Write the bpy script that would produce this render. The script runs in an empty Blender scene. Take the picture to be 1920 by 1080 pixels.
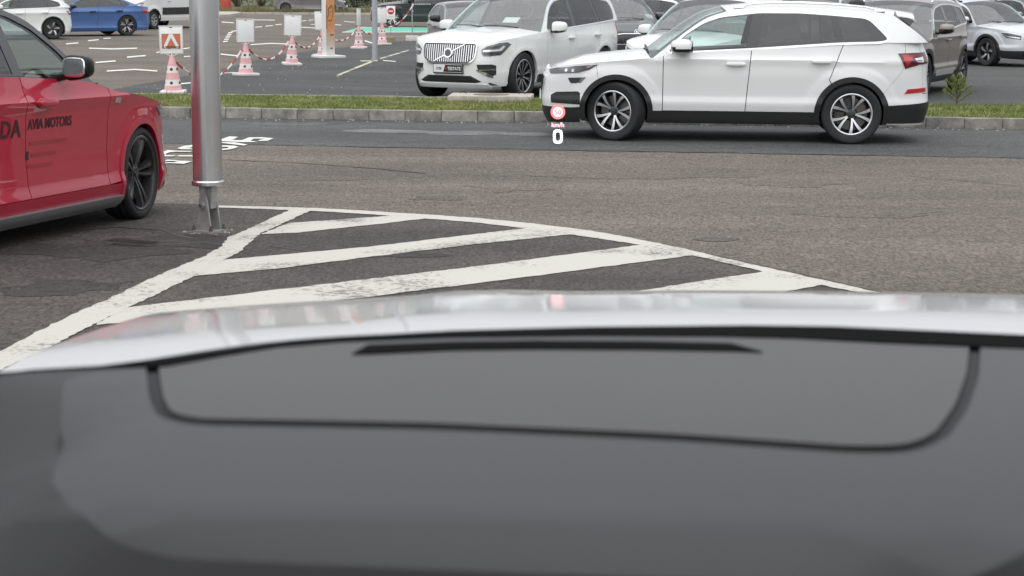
import bpy, bmesh, math, random
import numpy as np
from mathutils import Vector, Matrix
from mathutils.geometry import delaunay_2d_cdt

SC = bpy.context.scene
COL = SC.collection
random.seed(7)
R_ = math.radians

# ------------------------------------------------------------------ camera
F_PX, CAM_H, PITCH, ROLL = 3307.0, 1.862, math.atan2(571.0, 3307.0), R_(0.40)
fw = Vector((0, math.cos(PITCH), -math.sin(PITCH)))
up0 = Vector((0, math.sin(PITCH), math.cos(PITCH)))
rt0 = Vector((1, 0, 0))
rt = rt0 * math.cos(ROLL) + up0 * math.sin(ROLL)
upv = up0 * math.cos(ROLL) - rt0 * math.sin(ROLL)
cam = bpy.data.cameras.new('camera')
cam.sensor_width = 36.0
cam.lens = 36.0 * F_PX / 1920.0
cam.clip_start = 0.05
cam.clip_end = 3000
cam.dof.use_dof = True
cam.dof.focus_distance = 20.0
cam.dof.aperture_fstop = 14.0
camo = bpy.data.objects.new('camera', cam)
COL.objects.link(camo)
M = Matrix((rt, upv, -fw)).transposed().to_4x4()
M.translation = Vector((0, 0, CAM_H))
camo.matrix_world = M
SC.camera = camo

# ------------------------------------------------------------------ overcast daylight
SUN_EL, SUN_AZ = R_(66), R_(205)       # azimuth measured from +Y towards +X
w = bpy.data.worlds.new('World')
SC.world = w
w.use_nodes = True
nt = w.node_tree
nt.nodes.clear()
sky = nt.nodes.new('ShaderNodeTexSky')
sky.sky_type = 'NISHITA'
sky.sun_disc = False
sky.sun_elevation = SUN_EL
sky.sun_rotation = SUN_AZ
sky.air_density = 1.0
sky.dust_density = 2.0
sky.ozone_density = 1.0
hs = nt.nodes.new('ShaderNodeHueSaturation')
hs.inputs['Saturation'].default_value = 0.22
bg = nt.nodes.new('ShaderNodeBackground')
bg.inputs['Strength'].default_value = 0.11
wo = nt.nodes.new('ShaderNodeOutputWorld')
cloud = nt.nodes.new('ShaderNodeMix')          # even cloud cover over the clear sky
cloud.data_type = 'RGBA'
cloud.inputs['Factor'].default_value = 0.80
cloud.inputs['B'].default_value = (5.6, 5.85, 6.0, 1)
# overcast luminance: a closed cloud deck is brightest overhead and dimmer towards the horizon
tcw = nt.nodes.new('ShaderNodeTexCoord')
sep = nt.nodes.new('ShaderNodeSeparateXYZ')
nt.links.new(tcw.outputs['Generated'], sep.inputs[0])
cie = nt.nodes.new('ShaderNodeMapRange')
cie.inputs['From Min'].default_value = 0.0
cie.inputs['From Max'].default_value = 1.0
cie.inputs['To Min'].default_value = 0.45
cie.inputs['To Max'].default_value = 1.25
nt.links.new(sep.outputs['Z'], cie.inputs['Value'])
deck = nt.nodes.new('ShaderNodeVectorMath')
deck.operation = 'SCALE'
deck.inputs[0].default_value = (6.35, 6.5, 6.85)
nt.links.new(cie.outputs['Result'], deck.inputs['Scale'])
nt.links.new(deck.outputs['Vector'], cloud.inputs['B'])
nt.links.new(sky.outputs['Color'], hs.inputs['Color'])
nt.links.new(hs.outputs['Color'], cloud.inputs['A'])
nt.links.new(cloud.outputs['Result'], bg.inputs['Color'])
nt.links.new(bg.outputs['Background'], wo.inputs['Surface'])
sl = bpy.data.lights.new('sun', 'SUN')
sl.energy = 1.2
sl.angle = R_(130)
sl.color = (1.0, 0.985, 0.965)
so = bpy.data.objects.new('sun', sl)
COL.objects.link(so)
sd = Vector((math.sin(SUN_AZ) * math.cos(SUN_EL), math.cos(SUN_AZ) * math.cos(SUN_EL), math.sin(SUN_EL)))
so.rotation_euler = sd.to_track_quat('Z', 'Y').to_euler()
SC.view_settings.view_transform = 'Standard'
SC.view_settings.look = 'None'
SC.view_settings.gamma = 1.0
SC.view_settings.exposure = 0.86
SC.view_settings.use_curve_mapping = False
SC.cycles.max_bounces = 8
SC.cycles.transparent_max_bounces = 24
SC.cycles.use_denoising = True


def gp(px, py, z=0.0):
    """point of the horizontal plane z seen at a photograph pixel"""
    d = fw * F_PX + rt * (px - 960.0) - upv * (py - 540.0)
    k = (z - CAM_H) / d.z
    return Vector((d.x * k, d.y * k, z))


# ------------------------------------------------------------------ materials
MATS = {}


def srgb(r, g, b):
    f = lambda c: (c / 255.0 / 12.92) if c / 255.0 <= 0.04045 else ((c / 255.0 + 0.055) / 1.055) ** 2.4
    return (f(r), f(g), f(b))


def mat(name, col=(0.5, 0.5, 0.5), rough=0.5, metal=0.0, coat=0.0, spec=0.5, emit=None, estr=0.0, noise=None, bump=None):
    """principled material; noise=(scale, amount) varies the colour, bump=(scale, strength)"""
    if name in MATS:
        return MATS[name]
    m = bpy.data.materials.new(name)
    m.use_nodes = True
    t = m.node_tree
    b = t.nodes['Principled BSDF']
    b.inputs['Base Color'].default_value = (*col, 1)
    b.inputs['Roughness'].default_value = rough
    b.inputs['Metallic'].default_value = metal
    b.inputs['Coat Weight'].default_value = coat
    b.inputs['Coat Roughness'].default_value = 0.03
    b.inputs['Specular IOR Level'].default_value = spec
    if emit:
        b.inputs['Emission Color'].default_value = (*emit, 1)
        b.inputs['Emission Strength'].default_value = estr
    tc = None
    if noise or bump:
        tcn = t.nodes.new('ShaderNodeTexCoord')
        oi = t.nodes.new('ShaderNodeObjectInfo')
        sh = t.nodes.new('ShaderNodeMath'); sh.operation = 'MULTIPLY'; sh.inputs[1].default_value = 53.0
        t.links.new(oi.outputs['Random'], sh.inputs[0])
        av = t.nodes.new('ShaderNodeVectorMath'); av.operation = 'ADD'
        t.links.new(tcn.outputs['Object'], av.inputs[0]); t.links.new(sh.outputs[0], av.inputs[1])
        tc = av
    if noise:
        n = t.nodes.new('ShaderNodeTexNoise')
        n.inputs['Scale'].default_value = noise[0]
        n.inputs['Detail'].default_value = 6
        n.inputs['Roughness'].default_value = 0.65
        t.links.new(tc.outputs[0], n.inputs['Vector'])
        r = t.nodes.new('ShaderNodeValToRGB')
        a = noise[1]
        r.color_ramp.elements[0].position = 0.3
        r.color_ramp.elements[1].position = 0.7
        r.color_ramp.elements[0].color = (*[c * (1 - a) for c in col], 1)
        r.color_ramp.elements[1].color = (*[min(1, c * (1 + a)) for c in col], 1)
        t.links.new(n.outputs['Fac'], r.inputs['Fac'])
        t.links.new(r.outputs['Color'], b.inputs['Base Color'])
    if bump:
        n = t.nodes.new('ShaderNodeTexNoise')
        n.inputs['Scale'].default_value = bump[0]
        n.inputs['Detail'].default_value = 4
        t.links.new(tc.outputs[0], n.inputs['Vector'])
        bp = t.nodes.new('ShaderNodeBump')
        bp.inputs['Strength'].default_value = bump[1]
        bp.inputs['Distance'].default_value = 0.01
        t.links.new(n.outputs['Fac'], bp.inputs['Height'])
        t.links.new(bp.outputs['Normal'], b.inputs['Normal'])
    MATS[name] = m
    return m


def glass(name, tint=(0.7, 0.8, 0.78), ior=1.5, rough=0.0):
    """thin pane: tinted see-through plus mirror by Fresnel"""
    if name in MATS:
        return MATS[name]
    m = bpy.data.materials.new(name)
    m.use_nodes = True
    t = m.node_tree
    t.nodes.clear()
    o = t.nodes.new('ShaderNodeOutputMaterial')
    tr = t.nodes.new('ShaderNodeBsdfTransparent')
    tr.inputs['Color'].default_value = (*tint, 1)
    gl = t.nodes.new('ShaderNodeBsdfGlossy')
    gl.inputs['Roughness'].default_value = rough
    fr = t.nodes.new('ShaderNodeFresnel')
    # the same pane from either face
    ge = t.nodes.new('ShaderNodeNewGeometry')
    mr = t.nodes.new('ShaderNodeMapRange')
    mr.inputs['To Min'].default_value = ior
    mr.inputs['To Max'].default_value = 1.0 / ior
    t.links.new(ge.outputs['Backfacing'], mr.inputs['Value'])
    t.links.new(mr.outputs['Result'], fr.inputs['IOR'])
    mx = t.nodes.new('ShaderNodeMixShader')
    t.links.new(fr.outputs[0], mx.inputs[0])
    t.links.new(tr.outputs[0], mx.inputs[1])
    t.links.new(gl.outputs[0], mx.inputs[2])
    t.links.new(mx.outputs[0], o.inputs['Surface'])
    MATS[name] = m
    return m


# ------------------------------------------------------------------ mesh helpers
def link(name, me, mats=None, parent=None):
    o = bpy.data.objects.new(name, me)
    COL.objects.link(o)
    if mats is not None:
        for m in (mats if isinstance(mats, (list, tuple)) else [mats]):
            me.materials.append(m)
    if parent is not None:
        o.parent = parent
    return o


def mesh(name, v, f, mats=None, parent=None, smooth=0.6, mi=None):
    me = bpy.data.meshes.new(name)
    me.from_pydata([tuple(p) for p in v], [], [tuple(q) for q in f])
    if mi is not None:
        me.polygons.foreach_set('material_index', mi)
    if smooth:
        me.polygons.foreach_set('use_smooth', [True] * len(me.polygons))
        me.set_sharp_from_angle(angle=smooth)
    me.update()
    return link(name, me, mats, parent)


def empty(name, loc=(0, 0, 0), rz=0.0, parent=None):
    o = bpy.data.objects.new(name, None)
    o.empty_display_size = 0.2
    COL.objects.link(o)
    o.location = loc
    o.rotation_euler = (0, 0, rz)
    if parent is not None:
        o.parent = parent
    return o


def tag(o, label=None, cat=None, group=None, kind=None):
    if label:
        o['label'] = label
    if cat:
        o['category'] = cat
    if group:
        o['group'] = group
    if kind:
        o['kind'] = kind
    return o


def box(cx, cy, cz, sx, sy, sz, bev=0.0):
    """vertices and faces of a (bevelled) box"""
    bm = bmesh.new()
    bmesh.ops.create_cube(bm, size=1.0)
    for v in bm.verts:
        v.co = Vector((cx + v.co.x * sx, cy + v.co.y * sy, cz + v.co.z * sz))
    if bev:
        bmesh.ops.bevel(bm, geom=bm.edges[:], offset=bev, segments=2, affect='EDGES', profile=0.6)
    v = [tuple(p.co) for p in bm.verts]
    bm.verts.index_update()
    f = [[p.index for p in q.verts] for q in bm.faces]
    bm.free()
    return v, f


def join(parts):
    V, Fc = [], []
    for v, f in parts:
        k = len(V)
        V += list(v)
        Fc += [[i + k for i in q] for q in f]
    return V, Fc


def xf(vf, m):
    v, f = vf
    return [tuple(m @ Vector(p)) for p in v], f


def lathe(prof, n=32, axis='Z', closed=False, a0=0.0, a1=2 * math.pi):
    """prof: (radius, height) pairs turned about an axis"""
    V, Fc = [], []
    full = abs(a1 - a0 - 2 * math.pi) < 1e-6
    m = n if full else n + 1
    for i in range(m):
        a = a0 + (a1 - a0) * i / n
        for r, h in prof:
            if axis == 'Z':
                V.append((r * math.cos(a), r * math.sin(a), h))
            else:
                V.append((r * math.cos(a), h, r * math.sin(a)))
    k = len(prof)
    for i in range(n):
        j = (i + 1) % m
        for q in range(k - 1 + (1 if closed else 0)):
            q2 = (q + 1) % k
            a, b, c, d = i * k + q, j * k + q, j * k + q2, i * k + q2
            Fc.append((a, b, c, d) if axis == 'Z' else (d, c, b, a))
    return V, Fc


def tube(pts, r, n=8, cap=True):
    """round bar along a polyline"""
    pts = [Vector(p) for p in pts]
    V, Fc = [], []
    rr = r if isinstance(r, (list, tuple)) else [r] * len(pts)
    for i, p in enumerate(pts):
        d = (pts[min(i + 1, len(pts) - 1)] - pts[max(i - 1, 0)]).normalized()
        a = Vector((0, 0, 1)) if abs(d.z) < 0.9 else Vector((1, 0, 0))
        s = d.cross(a).normalized()
        t = s.cross(d).normalized()
        for k in range(n):
            an = 2 * math.pi * k / n
            V.append(tuple(p + (s * math.cos(an) + t * math.sin(an)) * rr[i]))
    for i in range(len(pts) - 1):
        for k in range(n):
            k2 = (k + 1) % n
            Fc.append((i * n + k, i * n + k2, (i + 1) * n + k2, (i + 1) * n + k))
    if cap:
        Fc.append(tuple(range(n))[::-1])
        Fc.append(tuple(range((len(pts) - 1) * n, len(pts) * n)))
    return V, Fc


def sell(c, r, e1=0.5, e2=0.5, n=24, m=14):
    """superellipsoid: rounded box / egg"""
    V, Fc = [], []
    sp = lambda x, e: math.copysign(abs(x) ** e, x)
    for i in range(m + 1):
        ph = -math.pi / 2 + math.pi * i / m
        for j in range(n):
            th = 2 * math.pi * j / n
            V.append((c[0] + r[0] * sp(math.cos(ph), e1) * sp(math.cos(th), e2),
                      c[1] + r[1] * sp(math.cos(ph), e1) * sp(math.sin(th), e2),
                      c[2] + r[2] * sp(math.sin(ph), e1)))
    for i in range(m):
        for j in range(n):
            j2 = (j + 1) % n
            Fc.append((i * n + j, i * n + j2, (i + 1) * n + j2, (i + 1) * n + j))
    return V, Fc


def crom(pts, n=6, closed=False):
    """Catmull-Rom through 2-D points"""
    P = [np.array(p, float) for p in pts]
    out = []
    k = len(P)
    for i in range(k if closed else k - 1):
        p1, p2 = P[i], P[(i + 1) % k]
        p0 = P[(i - 1) % k] if (closed or i > 0) else 2 * p1 - p2
        p3 = P[(i + 2) % k] if (closed or i < k - 2) else 2 * p2 - p1
        for j in range(n):
            t = j / n
            out.append(tuple(0.5 * ((2 * p1) + (-p0 + p2) * t + (2 * p0 - 5 * p1 + 4 * p2 - p3) * t * t + (-p0 + 3 * p1 - 3 * p2 + p3) * t ** 3)))
    if not closed:
        out.append(tuple(P[-1]))
    return out


def rnd(pts, r, n=4):
    """polygon with rounded corners"""
    P = [np.array(p, float) for p in pts]
    out = []
    for i in range(len(P)):
        a, b, c = P[i - 1], P[i], P[(i + 1) % len(P)]
        l1, l2 = np.linalg.norm(a - b), np.linalg.norm(c - b)
        d = min(r, l1 * 0.45, l2 * 0.45)
        p, q = b + (a - b) / l1 * d, b + (c - b) / l2 * d
        for j in range(n + 1):
            t = j / n
            out.append(tuple((1 - t) ** 2 * p + 2 * t * (1 - t) * b + t * t * q))
    return out


def resample(poly, step):
    out = []
    for i in range(len(poly)):
        a, b = np.array(poly[i], float), np.array(poly[(i + 1) % len(poly)], float)
        n = max(1, int(math.ceil(np.linalg.norm(b - a) / step)))
        for k in range(n):
            out.append(tuple(a + (b - a) * k / n))
    return out


def inside(P, poly):
    x, y = P[:, 0], P[:, 1]
    q = np.array(poly)
    r = np.zeros(len(P), bool)
    j = len(q) - 1
    for i in range(len(q)):
        xi, yi, xj, yj = q[i, 0], q[i, 1], q[j, 0], q[j, 1]
        if yi != yj:
            c = ((yi > y) != (yj > y)) & (x < (xj - xi) * (y - yi) / (yj - yi) + xi)
            r ^= c
        j = i
    return r


def seg_dist(P, poly):
    q = np.array(poly)
    best = np.full(len(P), 1e9)
    for i in range(len(q)):
        a, b = q[i], q[(i + 1) % len(q)]
        d = b - a
        l = max(d @ d, 1e-12)
        t = np.clip(((P - a) @ d) / l, 0, 1)
        best = np.minimum(best, np.linalg.norm(P - (a + t[:, None] * d), axis=1))
    return best


def flat(poly, step=0.05, holes=()):
    """fine triangulation of a flat polygon with holes"""
    loops = [resample(poly, step)] + [resample(h, step) for h in holes]
    q = np.array(loops[0])
    lo, hi = q.min(0), q.max(0)
    gx, gy = np.arange(lo[0] + step / 2, hi[0], step), np.arange(lo[1] + step / 2, hi[1], step)
    G = np.array([(x, y) for x in gx for y in gy]) if len(gx) and len(gy) else np.zeros((0, 2))
    if len(G):
        k = inside(G, loops[0])
        for h in loops[1:]:
            k &= ~inside(G, h)
        G = G[k]
    for l in loops:
        if len(G):
            G = G[seg_dist(G, l) > step * 0.45]
    verts, edges = [], []
    for l in loops:
        k = len(verts)
        verts += [Vector(p) for p in l]
        edges += [(k + i, k + (i + 1) % len(l)) for i in range(len(l))]
    verts += [Vector(p) for p in G]
    v2, e2, f2, *_ = delaunay_2d_cdt(verts, edges, [], 0, 1e-5)
    V = np.array([tuple(v) for v in v2])
    T = np.array([tuple(f) for f in f2 if len(f) == 3])
    if len(T) == 0:
        return V, T
    C = V[T].mean(1)
    k = inside(C, loops[0])
    for h in loops[1:]:
        k &= ~inside(C, h)
    T = T[k]
    a, b, c = V[T[:, 0]], V[T[:, 1]], V[T[:, 2]]
    s = (b[:, 0] - a[:, 0]) * (c[:, 1] - a[:, 1]) - (b[:, 1] - a[:, 1]) * (c[:, 0] - a[:, 0])
    T[s < 0] = T[s < 0][:, ::-1]
    return V, T[np.abs(s) > 1e-9]


def wrap(V, T, surf, off=0.0, thick=0.012):
    """carry a flat triangulation onto surf(u, z); thick > 0 turns its rim inwards"""
    u, z = V[:, 0], V[:, 1]
    P = surf(u, z)
    e = 1e-3
    n = np.cross(surf(u + e, z) - surf(u - e, z), surf(u, z + e) - surf(u, z - e))
    n /= np.maximum(np.linalg.norm(n, axis=1), 1e-9)[:, None]
    A = P + n * off
    Fc = [tuple(t) for t in T]
    if thick:
        cnt = {}
        for t in Fc:
            for i in range(3):
                a, b = t[i], t[(i + 1) % 3]
                cnt[(a, b)] = cnt.get((a, b), 0) + 1
        rim = [e_ for e_ in cnt if (e_[1], e_[0]) not in cnt]
        B = {}
        ext = []
        for a, b in rim:
            for k in (a, b):
                if k not in B:
                    B[k] = len(A) + len(ext)
                    ext.append(A[k] - n[k] * thick)
        if ext:
            A = np.vstack([A, np.array(ext)])
            for a, b in rim:
                Fc.append((b, a, B[a], B[b]))
    used = sorted({i for q in Fc for i in q})
    mp = {k: i for i, k in enumerate(used)}
    return A[used], [tuple(mp[i] for i in q) for q in Fc]


def text_flat(s, size, bold=0.0, spacing=1.0, shear=0.0, align='LEFT'):
    """2-D mesh of a piece of writing"""
    c = bpy.data.curves.new('writing', 'FONT')
    c.body = s
    c.size = size
    c.offset = bold
    c.space_character = spacing
    c.shear = shear
    c.align_x = align
    c.resolution_u = 3
    o = bpy.data.objects.new('writing', c)
    COL.objects.link(o)
    dg = bpy.context.evaluated_depsgraph_get()
    me = o.evaluated_get(dg).to_mesh()
    V = np.array([tuple(v.co)[:2] for v in me.vertices])
    Fc = [tuple(p.vertices) for p in me.polygons]
    o.evaluated_get(dg).to_mesh_clear()
    bpy.data.objects.remove(o)
    bpy.data.curves.remove(c)
    return V, Fc
# ------------------------------------------------------------------ vehicles
def paint(name, col, metal=0.0, rough=0.32, flake=0.0):
    m = mat(name, col, rough=max(rough, 0.42), metal=metal, coat=1.0, spec=0.2)
    return m


BLACKP = mat('black plastic', (0.018, 0.018, 0.019), rough=0.55, bump=(400, 0.15))
GLOSSB = mat('gloss black', (0.008, 0.008, 0.009), rough=0.12, coat=0.6)
CHROME = mat('chrome', (0.75, 0.76, 0.78), rough=0.12, metal=1.0)
ALU = mat('machined alloy', (0.62, 0.63, 0.65), rough=0.28, metal=0.85)
DARKALLOY = mat('dark alloy', (0.03, 0.03, 0.033), rough=0.35, metal=0.4, coat=0.4)
GREYALLOY = mat('grey alloy', (0.14, 0.145, 0.15), rough=0.35, metal=0.5)
TYRE = mat('tyre rubber', (0.016, 0.016, 0.017), rough=0.75, noise=(60, 0.3))
VOID = mat('inner black', (0.006, 0.006, 0.006), rough=0.9, spec=0.03)
LINER = mat('grey headliner cloth', (0.10, 0.10, 0.10), rough=0.95)
DISC = mat('brake disc', (0.13, 0.125, 0.12), rough=0.4, metal=0.8)
TRIMIN = mat('cabin trim', (0.055, 0.055, 0.058), rough=0.8, noise=(9, 0.3))
SEATM = mat('seat cloth', (0.085, 0.086, 0.09), rough=0.9, noise=(14, 0.3))
GLASS = glass('window glass', (0.74, 0.84, 0.81), 1.7)
SCREEN = glass('windscreen glass', (0.72, 0.82, 0.79), 2.35)
PRIV = glass('privacy glass', (0.17, 0.175, 0.185), 1.85)
REDL = mat('red lamp lens', (0.45, 0.012, 0.02), rough=0.12, coat=1.0)
REDD = mat('dark red lamp lens', (0.10, 0.008, 0.012), rough=0.12, coat=1.0)
LENS = mat('head lamp housing', (0.16, 0.165, 0.17), rough=0.15, metal=0.6, coat=1.0)
LENSD = mat('dark lamp housing', (0.035, 0.036, 0.04), rough=0.12, coat=1.0)
DRL = mat('lamp reflector', (0.8, 0.82, 0.85), rough=0.1, metal=0.7, coat=1.0)
PLATE = mat('number plate white', (0.75, 0.75, 0.74), rough=0.4)
INK = mat('black lettering', (0.012, 0.012, 0.013), rough=0.4)
WHITEI = mat('white lettering', (0.8, 0.8, 0.8), rough=0.4)
PAPER = mat('paper sheet', (0.75, 0.74, 0.70), rough=0.8)


def ssm(x, a, b):
    t = np.clip((x - a) / (b - a), 0, 1)
    return t * t * (3 - 2 * t)


def smooth_table(pts, sig=0.012, lo=-0.2, hi=2.6, axis_sorted=True):
    p = sorted(pts)
    g = np.arange(lo, hi, 0.005)
    v = np.interp(g, [a for a, b in p], [b for a, b in p])
    k = int(3 * sig / 0.005) + 1
    ker = np.exp(-0.5 * (np.arange(-k, k + 1) * 0.005 / sig) ** 2)
    ker /= ker.sum()
    vs = np.convolve(np.pad(v, k, mode='edge'), ker, 'valid')
    return lambda z: np.interp(z, g, vs)


class Shell:
    """outer skin of a vehicle: plan outline x side width profile x nose and tail profiles"""

    def __init__(s, sp):
        s.sp = sp
        s.xa, s.xb = sp['wb'] / 2, -sp['wb'] / 2
        s.xf, s.xr = s.xa + sp['fo'], -s.xb + sp['ro']
        s.R = sp['R']
        s.Ra = sp.get('Ra', s.R + 0.055)
        s.W0 = max(w for z, w in sp['wide'])
        s.wz = smooth_table(sp['wide'], sp.get('wsig', 0.014))
        s.df = smooth_table(sp['nose'], 0.03)
        s.dr = smooth_table(sp['tail'], 0.03)
        s.topf = smooth_table(sp['top'], 0.03, -4, 4)
        nf, nr = sp.get('nf', 4.8), sp.get('nr', 5.2)
        pts = []
        k = 0.5 ** (1 / nf)
        for y in np.linspace(0, k, 60):
            pts.append((s.xf * (1 - y ** nf) ** (1 / nf), y))
        for x in np.linspace(k, 0, 90)[1:]:
            pts.append((s.xf * x, (1 - x ** nf) ** (1 / nf)))
        k = 0.5 ** (1 / nr)
        for x in np.linspace(0, k, 90)[1:]:
            pts.append((-s.xr * x, (1 - x ** nr) ** (1 / nr)))
        for y in np.linspace(k, 0, 60)[1:]:
            pts.append((-s.xr * (1 - y ** nr) ** (1 / nr), y))
        q = np.array(pts)
        d = np.hypot(np.diff(q[:, 0]), np.diff(q[:, 1]) * s.W0)
        s.U = np.concatenate([[0], np.cumsum(d)])
        s.X, s.Y = q[:, 0], q[:, 1]
        s.umax = s.U[-1]

    def us(s, x):
        return float(np.interp(-x, -s.X, s.U))

    def uf(s, y):
        n = 150
        return math.copysign(float(np.interp(abs(y) / s.W0, s.Y[:n], s.U[:n])), y)

    def ur(s, y):
        n = 150
        return float(np.interp(abs(y) / s.W0, s.Y[::-1][:n], s.U[::-1][:n])) if y >= 0 else 2 * s.umax - float(np.interp(abs(y) / s.W0, s.Y[::-1][:n], s.U[::-1][:n]))

    def base(s, u):
        a = np.abs(u)
        over = a > s.umax
        a2 = np.where(over, 2 * s.umax - a, a)
        x = np.interp(a2, s.U, s.X)
        y = np.interp(a2, s.U, s.Y) * np.where(u < 0, -1, 1) * np.where(over, -1, 1)
        return x, y

    def P(s, u, z, inset=0.0):
        u, z = np.asarray(u, float), np.asarray(z, float)
        xn, yn = s.base(u)
        bf = ssm(xn, s.xa + s.Ra * 0.9, s.xf * 0.985)
        br = ssm(-xn, -s.xb + s.Ra * 0.9, s.xr * 0.985)
        x = xn + s.df(z) * bf - s.dr(z) * br
        y = yn * s.wz(z)
        fl = s.sp.get('flare', 0.014)
        for c in (s.xa, s.xb):
            d = np.hypot(xn - c, z - s.R)
            y = y + np.sign(yn) * fl * np.exp(-((d - s.Ra - 0.01) / 0.085) ** 2) * np.minimum(1, np.abs(yn) * 1.2)
        st = s.sp.get('arcstep')
        if st:
            for c in (s.xa, s.xb):
                d = np.hypot(xn - c, z - s.R)
                k = (1 - ssm(d, s.Ra + st[0] - 0.012, s.Ra + st[0] + 0.012)) * ssm(z, s.R + 0.02, s.R + 0.2) * (1 - ssm(z, s.top(xn) - 0.10, s.top(xn) - 0.03))
                y = y + np.sign(yn) * st[1] * k * np.minimum(1, np.abs(yn) * 1.2)
        P = np.stack([x, y, z], -1)
        return P

    def top(s, x):
        return s.topf(x)

    def yg(s, x, z):
        sp = s.sp
        n = 5.5
        fx = np.clip(np.where(x > 0, x / (s.xf * 1.15), -x / (s.xr * sp.get('gr', 1.06))), 0, 0.999)
        pl = (1 - fx ** n) ** (1 / n)
        d = z - s.top(x)
        return pl * (sp['g0'] - sp['g1'] * d - sp.get('g2', 0.12) * np.maximum(d, 0) ** 2)

    def G(s, u, z):
        u, z = np.asarray(u, float), np.asarray(z, float)
        return np.stack([-u, s.yg(-u, z), z], -1)


def mirror_vf(V, Fc):
    V = np.array(V, float).copy()
    V[:, 1] *= -1
    return V, [tuple(q)[::-1] for q in Fc]


def wheel(parent, x, y, R, wt, rimR, st, side, steer=0.0, name='wheel'):
    """tyre with rim, brake disc and hub as children; outer face looks to +Y when side = 1"""
    h = wt / 2
    pr = [(rimR - 0.005, -h * 0.8), (rimR + 0.02, -h * 0.95), (R * 0.90, -h), (R * 0.965, -h * 0.93), (R * 0.992, -h * 0.8)]
    for g in (-0.42, 0.0, 0.42):
        c = g * h * 1.25
        pr += [(R, c - 0.016), (R - 0.009, c - 0.009), (R - 0.009, c + 0.009), (R, c + 0.016)]
    pr += [(R * 0.992, h * 0.8), (R * 0.975, h * 0.90), (R * 0.94, h * 0.97), (R * 0.935, h * 0.985), (R * 0.90, h), (R * 0.86, h * 0.99), (rimR + 0.018, h * 0.93), (rimR - 0.004, h * 0.80)]
    v, f = lathe(pr, 56, 'Y')
    # shoulder blocks
    t = mesh(name, v, f, TYRE, parent, 0.5)
    t.location = (x, y, R)
    t.rotation_euler = (0, 0, (0 if side > 0 else math.pi) + steer)
    yo = h * 0.86
    v1, f1 = lathe([(rimR + 0.006, yo + 0.003), (rimR - 0.004, yo + 0.006), (rimR - 0.014, yo), (rimR - 0.022, yo - 0.03), (rimR - 0.03, -h * 0.7), (0.02, -h * 0.7)], 56, 'Y')
    rim = mesh('rim', v1, f1, [st['dark'], st['face']], t, 0.5)
    k = 5
    mi = [1 if (i % k) < 2 and st.get('lip', True) else 0 for i in range(len(f1))]
    rim.data.polygons.foreach_set('material_index', mi)
    V, Fc, MI = [], [], []
    n = st['n']
    r0, r1 = 0.05, rimR - 0.012
    rs = np.linspace(r0, r1, 9)
    for kk in range(n):
        base = 2 * math.pi * kk / n + st.get('rot', 0.0) + math.pi / 2
        for sg in ((-1, 1) if st['pair'] else (0,)):
            k0 = len(V)
            for i, r in enumerate(rs):
                q = (r - r0) / (r1 - r0)
                a = base + sg * (st['a0'] + (st['a1'] - st['a0']) * q ** st.get('pw', 1.0)) + st.get('twist', 0) * q * q
                wd = st['w0'] + (st['w1'] - st['w0']) * q
                yy = yo - 0.012 - st.get('dish', 0.03) * (1 - q) ** 2
                c, s_ = math.cos(a), math.sin(a)
                for (o, dy) in ((-wd, -0.035), (-wd * st.get('bev', 0.72), 0.0), (wd * st.get('bev', 0.72), 0.0), (wd, -0.035)):
                    V.append((r * c - o * s_, yy + dy, r * s_ + o * c))
            for i in range(len(rs) - 1):
                for j in range(3):
                    a, b = k0 + i * 4 + j, k0 + i * 4 + j + 1
                    Fc.append((a, b, b + 4, a + 4))
                    MI.append(1 if j == 1 else 0)
    sp_ = mesh('spokes', V, Fc, [st['dark'], st['face']], t, 0.4, MI)
    v2, f2 = lathe([(0.066, yo - 0.06), (0.062, yo - 0.045), (0.034, yo - 0.040), (0.031, yo - 0.030), (0.001, yo - 0.028)], 24, 'Y')
    mesh('hub_cap', v2, f2, [st.get('hub', st['dark'])], t, 0.5)
    for b in range(5):
        a = 2 * math.pi * b / 5 + 0.3
        vb, fb = xf(lathe([(0.011, -0.015), (0.011, 0.0), (0.001, 0.002)], 8, 'Y'), Matrix.Translation((0.052 * math.cos(a), yo - 0.040, 0.052 * math.sin(a))))
        mesh('wheel_bolt', vb, fb, [st['dark']], t, 0.5)
    v3, f3 = lathe([(rimR * 0.78, yo - 0.10), (rimR * 0.78, yo - 0.085), (0.08, yo - 0.085), (0.07, yo - 0.05)], 40, 'Y')
    mesh('brake_disc', v3, f3, DISC, t, 0.5)
    return t


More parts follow.
